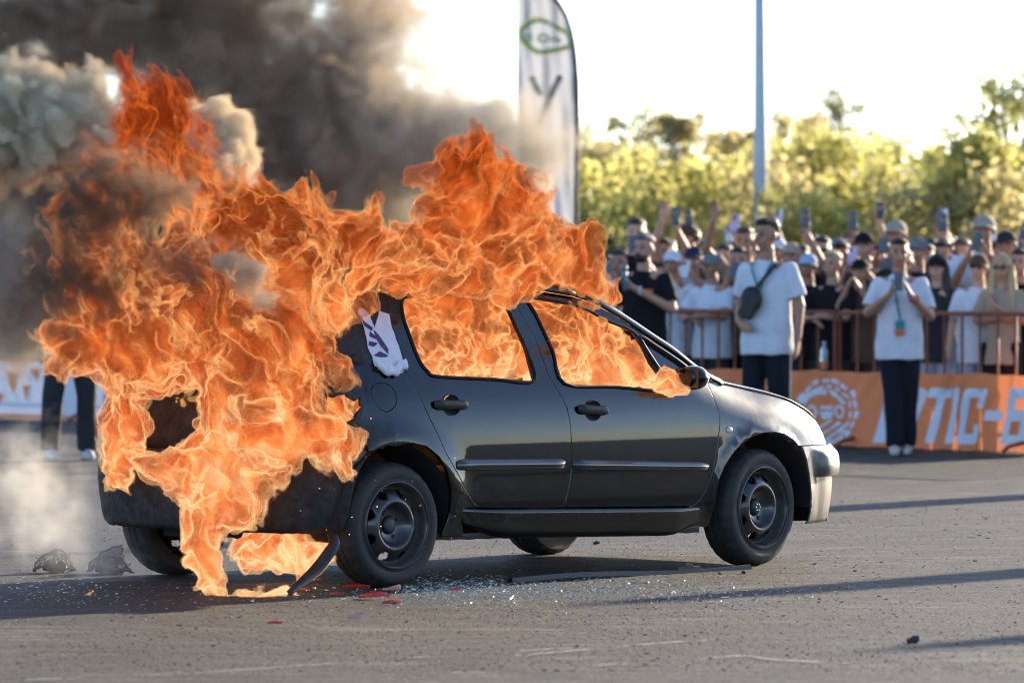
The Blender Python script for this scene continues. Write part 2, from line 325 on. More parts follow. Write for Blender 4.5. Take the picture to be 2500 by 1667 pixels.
# ------------------------------------------------------------------ crowd barrier with banners
BX0, BY0, BSL = 0.0, 47.65, -1.05                       # barrier line y = 47.65 - 1.05 x
BD = Vector((1, BSL, 0)).normalized(); BN = Vector((BSL, -1, 0)).normalized()   # along to the right, towards the camera
def bar_pt(s, off=0.0, z=0.0): p = Vector((BX0, BY0, 0))+BD*s+BN*off; return Vector((p.x, p.y, z))
def on_banner(u, v, off=.07):
    "(s, z) where the picture ray meets the banner plane"
    d = pix(u, v, 1.0)-Vector((0, 0, CAM_H)); o = Vector((0, 0, CAM_H)); q = Vector((BX0, BY0, 0))+BN*off
    t = (q-o).dot(BN)/d.dot(BN); p = o+d*t; return ((p-q).dot(BD), p.z)
M_RUSTY = mat('rusty_orange_steel', (.30, .085, .035), .6, col2=(.16, .05, .028), scale=12, bump=.001)
def make_barrier():
    r = empty('crowd_barrier'); L = 2.34
    b = MB(); b.tube([(0, 0, .06), (0, 0, 1.13), (L, 0, 1.13), (L, 0, .06)], .021, 8); b.build('frame', M_RUSTY, r); MB().tube([(0, 0, .16), (L, 0, .16)], .018, 8).build('lower_rail', M_RUSTY, r)
    for k in range(1, 12): MB().tube([(L*k/12, 0, .16), (L*k/12, 0, 1.12)], .0115, 6).build('bar', M_RUSTY, r)
    for x in (.25, L-.25): b = MB(); b.tube([(x, -.32, .02), (x, -.25, .06), (x, 0, .10), (x, .25, .06), (x, .32, .02)], .018, 6); b.build('foot', M_RUSTY, r)
    return r
b0 = make_barrier(); SB = [-8.0, -5.6, -3.2, -.8, 1.6, 4.0, 6.4]
for i, s in enumerate(SB):
    b = b0 if i == 0 else copy_tree(b0); b.location = bar_pt(s); b.rotation_euler = (0, 0, math.atan2(BD.y, BD.x))
    tag(b, ('rusty barrier section far left, behind the white banner', 'rusty barrier section hidden behind the smoke at left', 'rusty barrier section behind the burning car', 'rusty barrier section behind the bearded man', 'rusty barrier section behind the man with the teal lanyard', 'rusty barrier section behind the man filming', 'rusty barrier section at the right edge')[i], 'barrier', 'rusty crowd barriers')
def banner_off(s, z): return .075+.016*math.sin(s*9+z*5)+.012*math.sin(s*23-z*9)*(z/.6)+.02*math.sin(s*3.1)*(1-z/.65)+.010*math.sin((s-z*.9)*31)*smst(.1, .5, z)
def banner(name, s0, s1, m, label, group):
    n = max(12, int((s1-s0)/.04)); rows = []
    for k in range(n+1):
        s = s0+(s1-s0)*k/n; top = .625+.006*math.sin(s*7); rows.append([tuple(bar_pt(s, banner_off(s, z*top), .012+.004*math.sin(s*17)+z*top)) for z in np.linspace(0, 1, 15)])
    return tag(grid_obj(name, rows, m, None, True), label, 'banner', group)
M_OR = cloth_mat('orange_banner', (.93, .30, .13), .12); M_WH = cloth_mat('white_print', (.76, .78, .84), .03); M_WB = cloth_mat('white_banner', (.66, .67, .72), .05)
def decal(name, poly, m, parent, off=.006, bridge=None):
    "flat print on the banner: poly in (s, z)"
    pts = [np.array(p) for p in densify(poly, .05)]; nb = len(pts); P = np.array(pts); x0, z0 = P.min(0); x1, z1 = P.max(0)
    gx, gz = np.meshgrid(np.arange(x0, x1, .04)+.01, np.arange(z0, z1, .045)+.01); gx, gz = gx.ravel(), gz.ravel(); ok = in_poly(P, gx, gz); gx, gz = gx[ok], gz[ok]
    if len(gx): d = np.min(np.hypot(gx[:, None]-P[None, :, 0], gz[:, None]-P[None, :, 1]), 1); gx, gz = gx[d > .012], gz[d > .012]
    r = delaunay_2d_cdt([Vector((float(a), float(b))) for a, b in list(pts)+list(zip(gx, gz))], [(i, (i+1) % nb) for i in range(nb)], [], 0, 1e-6)
    vv = [(p.x, p.y) for p in r[0]]; F = []
    for f in r[2]:
        c = np.mean([vv[i] for i in f], 0)
        if in_poly(P, np.array([c[0]]), np.array([c[1]]))[0]: F.append(tuple(f))
    return mesh_obj(name, [tuple(bar_pt(s, banner_off(s, z)+off, z)) for s, z in vv], F, m, parent, True)
s_a = on_banner(1700, 1000)[0]
bn1 = banner('banner', s_a, 6.6, M_OR, 'orange banner with white lettering along the barrier at right', 'banners on the barrier')
def BP(cx, cy): return on_banner(1900+cx/3.92, 880+cy/3.92)   # points read off an enlargement
def letter(name, polys):
    out = []
    for P in polys: out.append(decal(name, [BP(*p) for p in P], M_WH, bn1))
    return out
def sk(x, y, y0=262, y1=785, s=120): return (x+s*(y1-y)/(y1-y0), y)
letter('letter_e', [[sk(930, 785), sk(930, 262), sk(1110, 262), sk(1110, 345), sk(1022, 345), sk(1022, 470), sk(1100, 470), sk(1100, 560), sk(1022, 560), sk(1022, 695), sk(1110, 695), sk(1110, 785)]])
letter('letter_p', [[sk(1140, 785), sk(1140, 262), sk(1275, 262), sk(1312, 300), sk(1312, 560), sk(1275, 605), sk(1225, 605), sk(1225, 785)]])
letter('letter_t', [[(1435, 262), (1675, 262), (1655, 355), (1592, 355), (1500, 790), (1425, 785), (1520, 355), (1425, 352)]])
letter('letter_i', [[(1690, 262), (1762, 262), (1655, 795), (1588, 792)]])
letter('letter_c', [[(1830, 265), (1985, 265), (2010, 295), (1980, 455), (1912, 455), (1935, 355), (1855, 355), (1772, 700), (1865, 700), (1880, 612), (1940, 615), (1905, 770), (1880, 800), (1710, 800), (1690, 775), (1795, 300)]])
letter('hyphen', [[(1995, 475), (2150, 480), (2128, 578), (1970, 572)]])
letter('letter_be', [[(2225, 262), (2480, 262), (2470, 365), (2290, 365), (2262, 470), (2420, 470), (2448, 510), (2400, 765), (2360, 812), (2122, 805)]])
o = decal('letter_counter', [BP(*p) for p in ((2228, 580), (2312, 580), (2288, 712), (2200, 708))], M_OR, bn1, .010); o = decal('letter_counter', [BP(*p) for p in (sk(1222, 350), sk(1258, 350), sk(1258, 520), sk(1222, 520))], M_OR, bn1, .010)
# round cog emblem with the front of a car
ecx, ecy, er = 2022, 1003, 78
def EP(a, r, sx=1.0): return on_banner(ecx+er*r*math.cos(a)*sx, ecy-er*r*math.sin(a))
def arc(a0, a1, r0, r1, n=8): return [EP(a0+(a1-a0)*k/n, r1) for k in range(n+1)]+[EP(a1-(a1-a0)*k/n, r0) for k in range(n+1)]
for k in range(18):
    a = 2*math.pi*k/18+.1; decal('emblem_tooth', arc(a, a+.26, .90, 1.0+.04*(k % 2), 4), M_WH, bn1)
for k in range(9):
    a = math.pi*(-.35+.13*k); decal('emblem_cog', arc(a, a+.28, .74, .82, 4), M_WH, bn1)
def EL(pts): return [on_banner(ecx+er*x, ecy-er*y) for x, y in pts]
decal('emblem_roof', EL([(-.9, .25), (-.75, .55), (-.35, .72), (-.05, .70), (-.02, .52), (-.35, .52), (-.62, .38), (-.72, .2)]), M_WH, bn1)
decal('emblem_roof', EL([(.0, .70), (.28, .62), (.52, .42), (.60, .2), (.48, .2), (.38, .40), (.12, .48)]), M_WH, bn1)
decal('emblem_bonnet', EL([(-.30, .16), (.22, .16), (.18, .05), (-.26, .05)]), M_WH, bn1)
decal('emblem_grille', EL([(-.34, -.02), (.22, .0), (.12, -.22), (-.22, -.26)]), M_WH, bn1)
for x in (-.52, .40): decal('emblem_headlight', [on_banner(ecx+er*(x+.17*math.cos(a)), ecy-er*(-.02+.22*math.sin(a))) for a in [k*math.pi/6 for k in range(12)]], M_WH, bn1); decal('emblem_lens', [on_banner(ecx+er*(x+.09*math.cos(a)), ecy-er*(-.02+.13*math.sin(a))) for a in [k*math.pi/6 for k in range(12)]], M_OR, bn1, .010)
for k, (x0, y0, x1, y1) in enumerate(((-.55, -.62, .05, -.30), (-.45, -.82, .35, -.38), (-.25, -.95, .55, -.45), (.0, -1.0, .62, -.62))): decal('emblem_streak', EL([(x0, y0), (x0+.18, y0+.02), (x1+.1, y1), (x1, y1+.06)]), M_WH, bn1)
s_l0, s_l1 = on_banner(-60, 950)[0], on_banner(262, 950)[0]
bn2 = banner('banner', s_l0, s_l1, M_WB, 'white banner with orange print at the far left behind the smoke', 'banners on the barrier')
for z0, z1 in ((.0, .05), (.56, .62)): decal('orange_edge', [(s_l0+.02, z0+.015), (s_l1-.02, z0+.015), (s_l1-.02, z1), (s_l0+.02, z1)], M_OR, bn2)
for u0, v0, du, dv in ((20, 905, 30, 60), (60, 940, 14, 40), (75, 900, 22, 36), (-10, 960, 20, 30), (150, 900, 20, 30)):
    a = on_banner(u0, v0); c = on_banner(u0+du, v0+dv); decal('orange_shard', [(a[0], a[1]), (c[0], a[1]), ((a[0]+c[0])/2, c[1])], M_OR, bn2)
bn3 = banner('banner', s_l1+.02, s_a-.02, M_OR, 'orange banner running on behind the burning car', 'banners on the barrier')
# ------------------------------------------------------------------ the burning hatchback
CAR_X, CAR_Y, CAR_YAW, WHEELBASE, TYRE_R = .6889, 27.7987, .7907, 2.608, .2998
def paint_mat():
    m, n, b = new_mat('black_paint'); I = b.inputs; co = n.n('ShaderNodeTexCoord', out=3)
    xyz = n.n('ShaderNodeSeparateXYZ', [co], out=None).outputs
    big = n.noise(co, 3.1, 4, .6); fine = n.noise(co, 26, 4, .65)
    # soot and blistered paint towards the burnt tail and along the roof rail
    rear = n.m('MULTIPLY_ADD', xyz[0], -3.2, -8.45)                       # 0 at x=-2.71, 1 at x=-2.99
    top = n.m('MULTIPLY_ADD', n.m('SUBTRACT', xyz[2], 1.23), 5.0, n.m('MULTIPLY_ADD', xyz[0], -.9, -1.9))
    ch = n.m('ADD', n.m('MAXIMUM', rear, top), n.m('MULTIPLY', n.m('SUBTRACT', big, .5), 2.6)); ch = n.m('MULTIPLY_ADD', ch, 1.6, -.2, clamp=True)
    low = n.m('MULTIPLY_ADD', xyz[2], -5.0, 1.9, clamp=True)
    smudge = n.m('MULTIPLY', n.m('SUBTRACT', n.noise(n.v('MULTIPLY', co, (1, 1, .5)), 5.5, 4, .7), .56), 4.0, clamp=True)
    dust = n.m('ADD', n.m('MULTIPLY', low, .55), n.m('MAXIMUM', n.m('MULTIPLY', n.m('SUBTRACT', fine, .46), .5), n.m('MULTIPLY', smudge, .45)), clamp=True)
    dust = n.m('MULTIPLY', dust, .32)
    col = n.mix(dust, (.009, .0108, .013, 1), (.05, .045, .039, 1))
    n.t.links.new(n.mix(ch, col, n.mix(n.noise(co, 40, 3, .7), (.004, .004, .004, 1), (.035, .033, .031, 1))), I['Base Color'])
    n.t.links.new(n.fmix(ch, n.m('ADD', n.m('MULTIPLY', dust, .9), .30), .62), I['Roughness'])
    n.t.links.new(n.m('MULTIPLY', n.m('SUBTRACT', 1.0, ch), n.m('MULTIPLY_ADD', dust, -1.2, 1.0, clamp=True)), I['Coat Weight']); I['Coat Roughness'].default_value = .025; I['Coat IOR'].default_value = 1.55
    n.t.links.new(n.m('MULTIPLY_ADD', ch, .3, .04), I['Specular IOR Level']); n.t.links.new(n.m('MULTIPLY', n.m('SUBTRACT', 1.0, ch), n.m('MULTIPLY_ADD', dust, -1.5, .95, clamp=True)), I['Metallic'])
    hgt = n.m('ADD', n.m('MULTIPLY', n.m('MULTIPLY', n.noise(co, 38, 5, .7), ch), 2.2), n.m('ADD', n.m('MULTIPLY', n.noise(co, 2.3, 1, .5), .30), n.m('MULTIPLY', n.noise(co, 7.5, 2, .5), .10)))
    n.t.links.new(n.n('ShaderNodeBump', {'Strength': .6, 'Distance': .012, 'Height': hgt}), I['Normal'])
    return m
def dusty_bumper_mat():
    m, n, b = new_mat('dusty_bumper_paint'); I = b.inputs; co = n.n('ShaderNodeTexCoord', out=3)
    st = n.n('ShaderNodeMapping', {0: co, 3: (6, 6, 1.2)}); f = n.noise(st, 5, 5, .65)
    n.t.links.new(n.ramp(f, [(.3, (.022, .022, .022)), (.62, (.075, .071, .064)), (.8, (.15, .14, .12))]), I['Base Color'])
    I['Roughness'].default_value = .42; I['Coat Weight'].default_value = .5; I['Coat Roughness'].default_value = .2
    return m
M_PAINT = paint_mat(); M_BUMP = dusty_bumper_mat()
M_CHAR = mat('charred_metal', (.006, .005, .005), .85, col2=(.05, .045, .042), scale=14, bump=.012, bscale=22)
M_TRIM = mat('black_trim', (.010, .010, .011), .42, col2=(.03, .029, .028), scale=20, rough2=.6, bump=.001, bscale=90)
M_MOULD = mat('glossy_black_moulding', (.010, .0105, .0115), .14, coat=1.0, col2=(.02, .02, .02), scale=12, rough2=.28)
M_GAP = mat('dark_underside', (.006, .006, .006), .9, col2=(.02, .018, .016), scale=6)
M_RUB = mat('tyre_rubber', (.011, .011, .012), .62, col2=(.034, .032, .03), scale=9, rough2=.8, bump=.0015, bscale=60)
M_RIM = mat('black_steel_rim', (.012, .014, .017), .24, metal=.0, col2=(.045, .035, .028), scale=16, rough2=.5, coat=.6, contrast=.8)
M_RUST = mat('rim_well_rust', (.02, .016, .013), .6, col2=(.075, .06, .048), scale=22, bump=.001)
M_HUB = mat('hub_cap', (.05, .055, .06), .5, col2=(.015, .016, .018), scale=50)
M_CHROME = mat('bright_hub', (.75, .78, .8), .25, metal=1.0)
M_GLASSD = mat('tinted_glass', (.012, .016, .019), .06, col2=(.03, .035, .037), scale=5, coat=.3, spec=.7)
M_LENS = mat('headlight_lens', (.30, .30, .28), .12, col2=(.45, .44, .40), scale=7, coat=1.0)
M_AMBER = mat('indicator_lens', (.62, .60, .56), .3, coat=.5)
M_STK = mat('white_sticker', (.72, .73, .78), .38, col2=(.60, .62, .70), scale=18, bump=.006, bscale=30)
M_PUR = mat('purple_print', (.035, .012, .11), .4, bump=.006, bscale=30)
M_SEAL = mat('window_rubber', (.008, .008, .009), .6, col2=(.022, .021, .021), scale=30, spec=.25)
M_UNDER = mat('sill_flange', (.03, .029, .028), .7, col2=(.10, .095, .088), scale=9, bump=.003)

Wf = pchip([-3.24, -3.2, -3.15, -3.08, -3.0, -2.9, -2.6, -2.2, -1.3, -.5, 0, .3, .55, .7, .8, .88], [.50, .60, .68, .75, .785, .805, .845, .858, .862, .857, .845, .82, .765, .70, .62, .50])
Sf = pchip([.1, .18, .3, .45, .6, .7, .8, .88, .94, 1.0, 1.2, 1.42, 1.5], [.93, .955, .978, .994, 1.0, .998, .99, .975, .955, .925, .82, .69, .60])
ztop = pchip([-.45, -.354, -.2, 0, .16, .30, .40, .5, .6, .7], [.95, .945, .925, .893, .866, .838, .805, .77, .72, .65])
def side(x, z):
    x = np.asarray(x, float); z = np.asarray(z, float); y = Wf(x)*Sf(z)
    y = y-smst(-.6, .05, x)*.075*np.clip((z-(ztop(x)-.24))/.24, 0, 1.3)**2.2
    y = y+.014*np.exp(-((np.hypot(x, z-.3)-.385)/.035)**2)*smst(.22, .34, z)
    y = y+.020*np.exp(-((np.hypot(x+2.608, z-.3)-.40)/.075)**2)*smst(.3, .5, z)
    return y
def side_n(x, z, e=.004):
    gx = (side(x+e, z)-side(x-e, z))/(2*e); gz = (side(x, z+e)-side(x, z-e))/(2*e)
    n = np.stack([-gx, np.ones_like(gx), -gz], -1); return n/np.linalg.norm(n, axis=-1, keepdims=True)
def shrink_poly(P, d):
    P = np.array(P, float); A = .5*np.sum(P[:, 0]*np.roll(P[:, 1], -1)-np.roll(P[:, 0], -1)*P[:, 1])
    nx = np.roll(P, -1, 0)-P; pv = P-np.roll(P, 1, 0)
    def nrm(e): e = e/np.maximum(np.linalg.norm(e, axis=1, keepdims=True), 1e-9); return np.stack([-e[:, 1], e[:, 0]], 1)
    n = nrm(nx)+nrm(pv); n /= np.maximum(np.linalg.norm(n, axis=1, keepdims=True), .35)
    return P+n*d*np.sign(A), n*-np.sign(A)
def panel(name, poly, holes=(), material=None, parent=None, sgn=1, off=0.0, gap=.0042, rim=.016, grid=.045, rnd=.0045, jag=None, fn=None, nf=None):
    fn = fn or side; nf = nf or side_n
    rings = [densify(poly)]+[densify(h) for h in holes]
    if jag:
        r0 = rings[0]; rings[0] = [np.array(p)+jag(p) for p in r0]
    pts, edges, outn, nring = [], [], [], []
    for i, r in enumerate(rings):
        q, n = shrink_poly(r, gap if i == 0 else -gap)
        if i: n = -n
        b = len(pts); pts += list(q); outn += list(n); edges += [(b+k, b+(k+1) % len(q)) for k in range(len(q))]; nring.append((b, len(q)))
    nb = len(pts); Pn = np.array(pts); x0, z0 = Pn.min(0); x1, z1 = Pn.max(0)
    gx, gz = np.meshgrid(np.arange(x0, x1, grid)+.013, np.arange(z0, z1, grid)+.011); gx, gz = gx.ravel(), gz.ravel()
    ok = in_poly(Pn[:nring[0][1]], gx, gz)
    for b, k in nring[1:]: ok &= ~in_poly(Pn[b:b+k], gx, gz)
    gx, gz = gx[ok], gz[ok]
    if len(gx):
        d = np.min(np.hypot(gx[:, None]-Pn[None, :nb, 0], gz[:, None]-Pn[None, :nb, 1]), 1); gx, gz = gx[d > grid*.4], gz[d > grid*.4]
    allp = [Vector((float(a), float(b))) for a, b in pts]+[Vector((float(a), float(b))) for a, b in zip(gx, gz)]
    r = delaunay_2d_cdt(allp, edges, [], 0, 1e-6); vv = np.array([(p.x, p.y) for p in r[0]]); ff = r[2]
    cen = np.array([vv[list(f)].mean(0) for f in ff]); keep = in_poly(Pn[:nring[0][1]], cen[:, 0], cen[:, 1])
    for b, k in nring[1:]: keep &= ~in_poly(Pn[b:b+k], cen[:, 0], cen[:, 1])
    F = [tuple(f) for f, k in zip(ff, keep) if k]
    Y = fn(vv[:, 0], vv[:, 1])+off; N = nf(vv[:, 0], vv[:, 1])
    # make the faces look outwards
    def flip(f):
        a, b, c = vv[list(f[:3])]; return ((b[0]-a[0])*(c[1]-a[1])-(b[1]-a[1])*(c[0]-a[0])) > 0
    F = [f[::-1] if flip(f) == (sgn > 0) else f for f in F]
    F = [f[::-1] for f in F]
    V = [(p[0], -sgn*y, p[1]) for p, y in zip(vv, Y)]; VN = [(n[0], -sgn*n[1], n[2]) for n in N]
    nV0 = len(V)
    Pm = {}
    # rounded return edge
    for b, k in nring:
        q = np.array(pts[b:b+k]); n = np.array(outn[b:b+k]); yq = fn(q[:, 0], q[:, 1])+off; nq = nf(q[:, 0], q[:, 1])
        base = len(V)
        for (px, pz), (ox, oz), yy, nn in zip(q, n, yq, nq):
            V.append((px, -sgn*yy, pz)); VN.append((nn[0], -sgn*nn[1], nn[2]))
            V.append((px+ox*rnd*.7, -sgn*(yy-rnd*.45), pz+oz*rnd*.7)); VN.append((.7*ox+.7*nn[0], -sgn*.7*nn[1], .7*oz+.7*nn[2]))
            V.append((px+ox*rnd, -sgn*(yy-rnd*1.6), pz+oz*rnd)); VN.append((ox, 0, oz))
            V.append((px+ox*rnd, -sgn*(yy-rim), pz+oz*rnd)); VN.append((ox, 0, oz))
        for i in range(k):
            j = (i+1) % k
            for c in range(3):
                f = (base+i*4+c, base+j*4+c, base+j*4+c+1, base+i*4+c+1)
                p0, p1, p2 = (Vector(V[f[0]]), Vector(V[f[1]]), Vector(V[f[2]])); fnm = (p1-p0).cross(p2-p0)
                if fnm.dot(Vector(VN[f[3]])) < 0: f = f[::-1]
                F.append(f)
    o = mesh_obj(name, V, F, material, parent, True)
    o.data.normals_split_custom_set_from_vertices([Vector(n).normalized() for n in VN])
    return o
RDOOR = [(-2.449,1.390),(-2.40,1.412),(-2.2,1.432),(-1.9,1.444),(-1.628,1.440),(-1.603,1.361),(-1.541,1.159),(-1.530,0.979),(-1.514,0.951),(-1.471,0.878),(-1.451,0.832),(-1.438,0.757),(-1.433,0.626),(-1.432,0.545),(-1.436,0.505),(-1.451,0.435),(-1.472,0.352),(-1.780,0.359),(-2.020,0.366),(-2.055,0.371),(-2.092,0.387),(-2.115,0.410),(-2.174,0.467),(-2.252,0.563),(-2.305,0.633),(-2.353,0.732),(-2.392,0.802),(-2.413,0.846),(-2.424,0.876),(-2.447,0.930),(-2.465,0.969),(-2.483,1.023),(-2.479,1.052),(-2.475,1.120),(-2.479,1.189),(-2.480,1.257),(-2.478,1.301),(-2.466,1.350)]
RWIN = [(-2.366,1.366),(-2.393,1.291),(-2.391,1.222),(-2.385,1.129),(-2.372,1.065),(-2.342,1.026),(-2.290,1.003),(-1.918,0.984),(-1.645,0.971),(-1.633,1.130),(-1.650,1.230),(-1.664,1.311),(-1.672,1.385),(-2.0,1.396),(-2.3,1.385)]
FDOOR = [(-1.622,1.440),(-1.407,1.410),(-1.172,1.379),(-1.045,1.342),(-0.924,1.285),(-0.811,1.223),(-0.689,1.150),(-0.568,1.082),(-0.454,1.013),(-0.382,0.950),(-0.371,0.888),(-0.353,0.831),(-0.342,0.785),(-0.342,0.738),(-0.349,0.702),(-0.370,0.614),(-0.399,0.496),(-0.440,0.414),(-0.481,0.358),(-0.524,0.331),(-0.561,0.325),(-1.039,0.339),(-1.472,0.352),(-1.451,0.435),(-1.436,0.505),(-1.432,0.545),(-1.433,0.626),(-1.438,0.757),(-1.451,0.832),(-1.471,0.878),(-1.514,0.951),(-1.530,0.979),(-1.541,1.159),(-1.603,1.361)]
FWIN = [(-1.440,0.955),(-1.450,1.108),(-1.467,1.209),(-1.485,1.294),(-1.500,1.372),(-1.330,1.359),(-1.229,1.343),(-1.093,1.307),(-1.008,1.266),(-0.829,1.203),(-0.794,1.121),(-0.778,1.044),(-0.692,0.912),(-1.090,0.934)]
QGLASS = [(-0.797,1.177),(-0.694,1.125),(-0.576,1.056),(-0.490,1.0),(-0.467,0.962),(-0.501,0.927),(-0.569,0.913),(-0.660,0.912),(-0.745,1.044)]
FENDER = [(-0.354,0.945),(-.2,.925),(0,.893),(.16,.866),(.30,.838),(.40,.805),(.455,.72),(.50,.605),(0.286,0.605),(0.233,0.641),(0.161,0.669),(0.071,0.682),(-0.015,0.681),(-0.115,0.660),(-0.196,0.626),(-0.268,0.576),(-0.321,0.520),(-0.357,0.459),(-0.376,0.397),(-0.383,0.319),(-0.388,0.288),(-0.390,0.235),(-0.412,0.213),(-0.554,0.226),(-0.553,0.293),(-0.561,0.325),(-0.524,0.331),(-0.481,0.358),(-0.440,0.414),(-0.399,0.496),(-0.370,0.614),(-0.349,0.702),(-0.342,0.738),(-0.342,0.785),(-0.353,0.831),(-0.371,0.888),(-0.378,0.940)]
HEADL = [(.40,.803),(.50,.772),(.59,.725),(.65,.668),(.672,.622),(.64,.603),(.50,.605),(.455,.72)]
QUARTER = [(-2.439,1.399),(-2.497,1.419),(-2.674,1.395),(-2.783,1.240),(-2.873,1.125),(-2.944,1.048),(-2.934,1.029),(-2.981,0.926),(-2.862,0.910),(-2.793,0.894),(-2.828,0.834),(-2.920,0.768),(-2.988,0.694),(-2.837,0.682),(-2.779,0.669),(-2.730,0.653),(-2.663,0.671),(-2.613,0.680),(-2.536,0.690),(-2.438,0.671),(-2.359,0.620),(-2.304,0.550),(-2.270,0.460),(-2.255,0.350),(-2.269,0.306),(-2.299,0.233),(-2.154,0.228),(-2.174,0.355),(-2.162,0.367),(-2.062,0.370),(-2.092,0.387),(-2.115,0.410),(-2.174,0.467),(-2.252,0.563),(-2.305,0.633),(-2.353,0.732),(-2.392,0.802),(-2.413,0.846),(-2.424,0.876),(-2.447,0.930),(-2.465,0.969),(-2.483,1.023),(-2.479,1.052),(-2.475,1.120),(-2.479,1.189),(-2.480,1.257),(-2.478,1.301),(-2.466,1.350)]
FUEL = [(-2.643,0.979),(-2.606,0.961),(-2.588,0.927),(-2.591,0.893),(-2.605,0.869),(-2.634,0.848),(-2.667,0.840),(-2.701,0.856),(-2.725,0.891),(-2.733,0.920),(-2.733,0.944),(-2.702,0.973)]
STICK = [(-2.676,1.317),(-2.640,1.337),(-2.607,1.307),(-2.602,1.239),(-2.538,1.316),(-2.486,1.306),(-2.491,1.238),(-2.486,1.150),(-2.480,1.042),(-2.515,1.023),(-2.613,1.022),(-2.669,1.059),(-2.669,1.098),(-2.675,1.147),(-2.665,1.195),(-2.667,1.268)]
PURPLE = [[(-2.613,1.229),(-2.595,1.209),(-2.570,1.160),(-2.560,1.136),(-2.569,1.114),(-2.600,1.151),(-2.616,1.190)],[(-2.669,1.298),(-2.655,1.268),(-2.615,1.239),(-2.628,1.224),(-2.662,1.249)],[(-2.663,1.176),(-2.614,1.166),(-2.646,1.149),(-2.674,1.157)],[(-2.617,1.127),(-2.573,1.107),(-2.589,1.100),(-2.622,1.099),(-2.662,1.108)],[(-2.64,1.222),(-2.615,1.20),(-2.62,1.185),(-2.652,1.2)]]

car = empty('burning_car', (CAR_X, CAR_Y, 0), CAR_YAW, 'black five-door hatchback on fire, flames pouring from its rear and windows', 'car')
def jag_rear(p):
    if p[0] < -2.66: return np.array((random.uniform(-.02, .02), random.uniform(-.016, .016)))
    return np.zeros(2)
def seal(name, P, parent, sgn, r=.008, off=.003, m=None):
    P = [tuple(p) for p in catmull(P, 4, True)]; y = side(np.array([p[0] for p in P]), np.array([p[1] for p in P]))+off
    return MB().tube([(p[0], -sgn*yy, p[1]) for p, yy in zip(P, y)], r, 6, closed=True).build(name, m or M_SEAL, parent)
def bar_on_side(name, x0, x1, zc0, zc1, h0, h1, proud, m, parent, sgn, n=24, lip=.35):
    "moulding strip that follows the body side"
    rows = []
    for i in range(n+1):
        t = i/n; x = x0+(x1-x0)*t; zc = zc0+(zc1-zc0)*t; h = h0+(h1-h0)*t; e = min(1, min(t, 1-t)*n/1.5+.15); h *= .55+.45*min(1, e); pr = proud*e
        prof = [(h/2, -.004), (h*.48, pr*.15), (h*.18, pr*.93), (h*.08, pr), (-h*.30, pr*.98), (-h*.44, pr*.8), (-h/2, pr*.3), (-h/2, -.004)]
        rows.append([(x, -sgn*(float(side(x, zc+dz))+dy), zc+dz) for dz, dy in prof])
    o = grid_obj(name, rows, m, parent, True, sgn > 0); set_sharp(o.data, 40); return o
def handle(parent, sgn, x0, x1, z0, z1, cx, cz):
    zf = lambda x: z0+(z1-z0)*(x-x0)/(x1-x0)
    cup = MB(); n = 24; rows = []
    for k in range(7):
        s = 1-k/6; dep = -.024*(1-s**2.2)
        rows.append([(cx+.058*s*math.cos(a), -sgn*(float(side(cx, cz))+.0025*(k == 0)+dep+.0015), cz+.049*s*math.sin(a)) for a in [2*math.pi*j/n for j in range(n+1)]])
    grid_obj('handle_cup', rows, M_GAP, parent, True)
    ring = [(cx+.059*math.cos(2*math.pi*j/n), -sgn*(float(side(cx+.059*math.cos(2*math.pi*j/n), cz+.05*math.sin(2*math.pi*j/n)))+.001), cz+.05*math.sin(2*math.pi*j/n)) for j in range(n)]
    MB().tube(ring, .0035, 6, closed=True).build('cup_rim', M_PAINT, parent)
    rows = []
    for i in range(17):
        t = i/16; x = x0+(x1-x0)*t; e = math.sin(math.pi*min(1, max(0, min(t, 1-t)*5)+.04)/2) if min(t, 1-t) < .2 else 1
        pr = .012+.022*e; hh = .024*(.55+.45*e); zc = zf(x); y0 = float(side(x, zc))
        rows.append([(x, -sgn*(y0+pr*.3+dy*pr*.7), zc+dz*hh) for dz, dy in ((1, -.6), (1, .4), (.75, .9), (.2, 1), (-.4, .95), (-.85, .6), (-1, 0), (-.9, -.6), (1, -.6))])
    o = grid_obj('door_handle', rows, M_TRIM, parent, True, sgn > 0); set_sharp(o.data, 50)
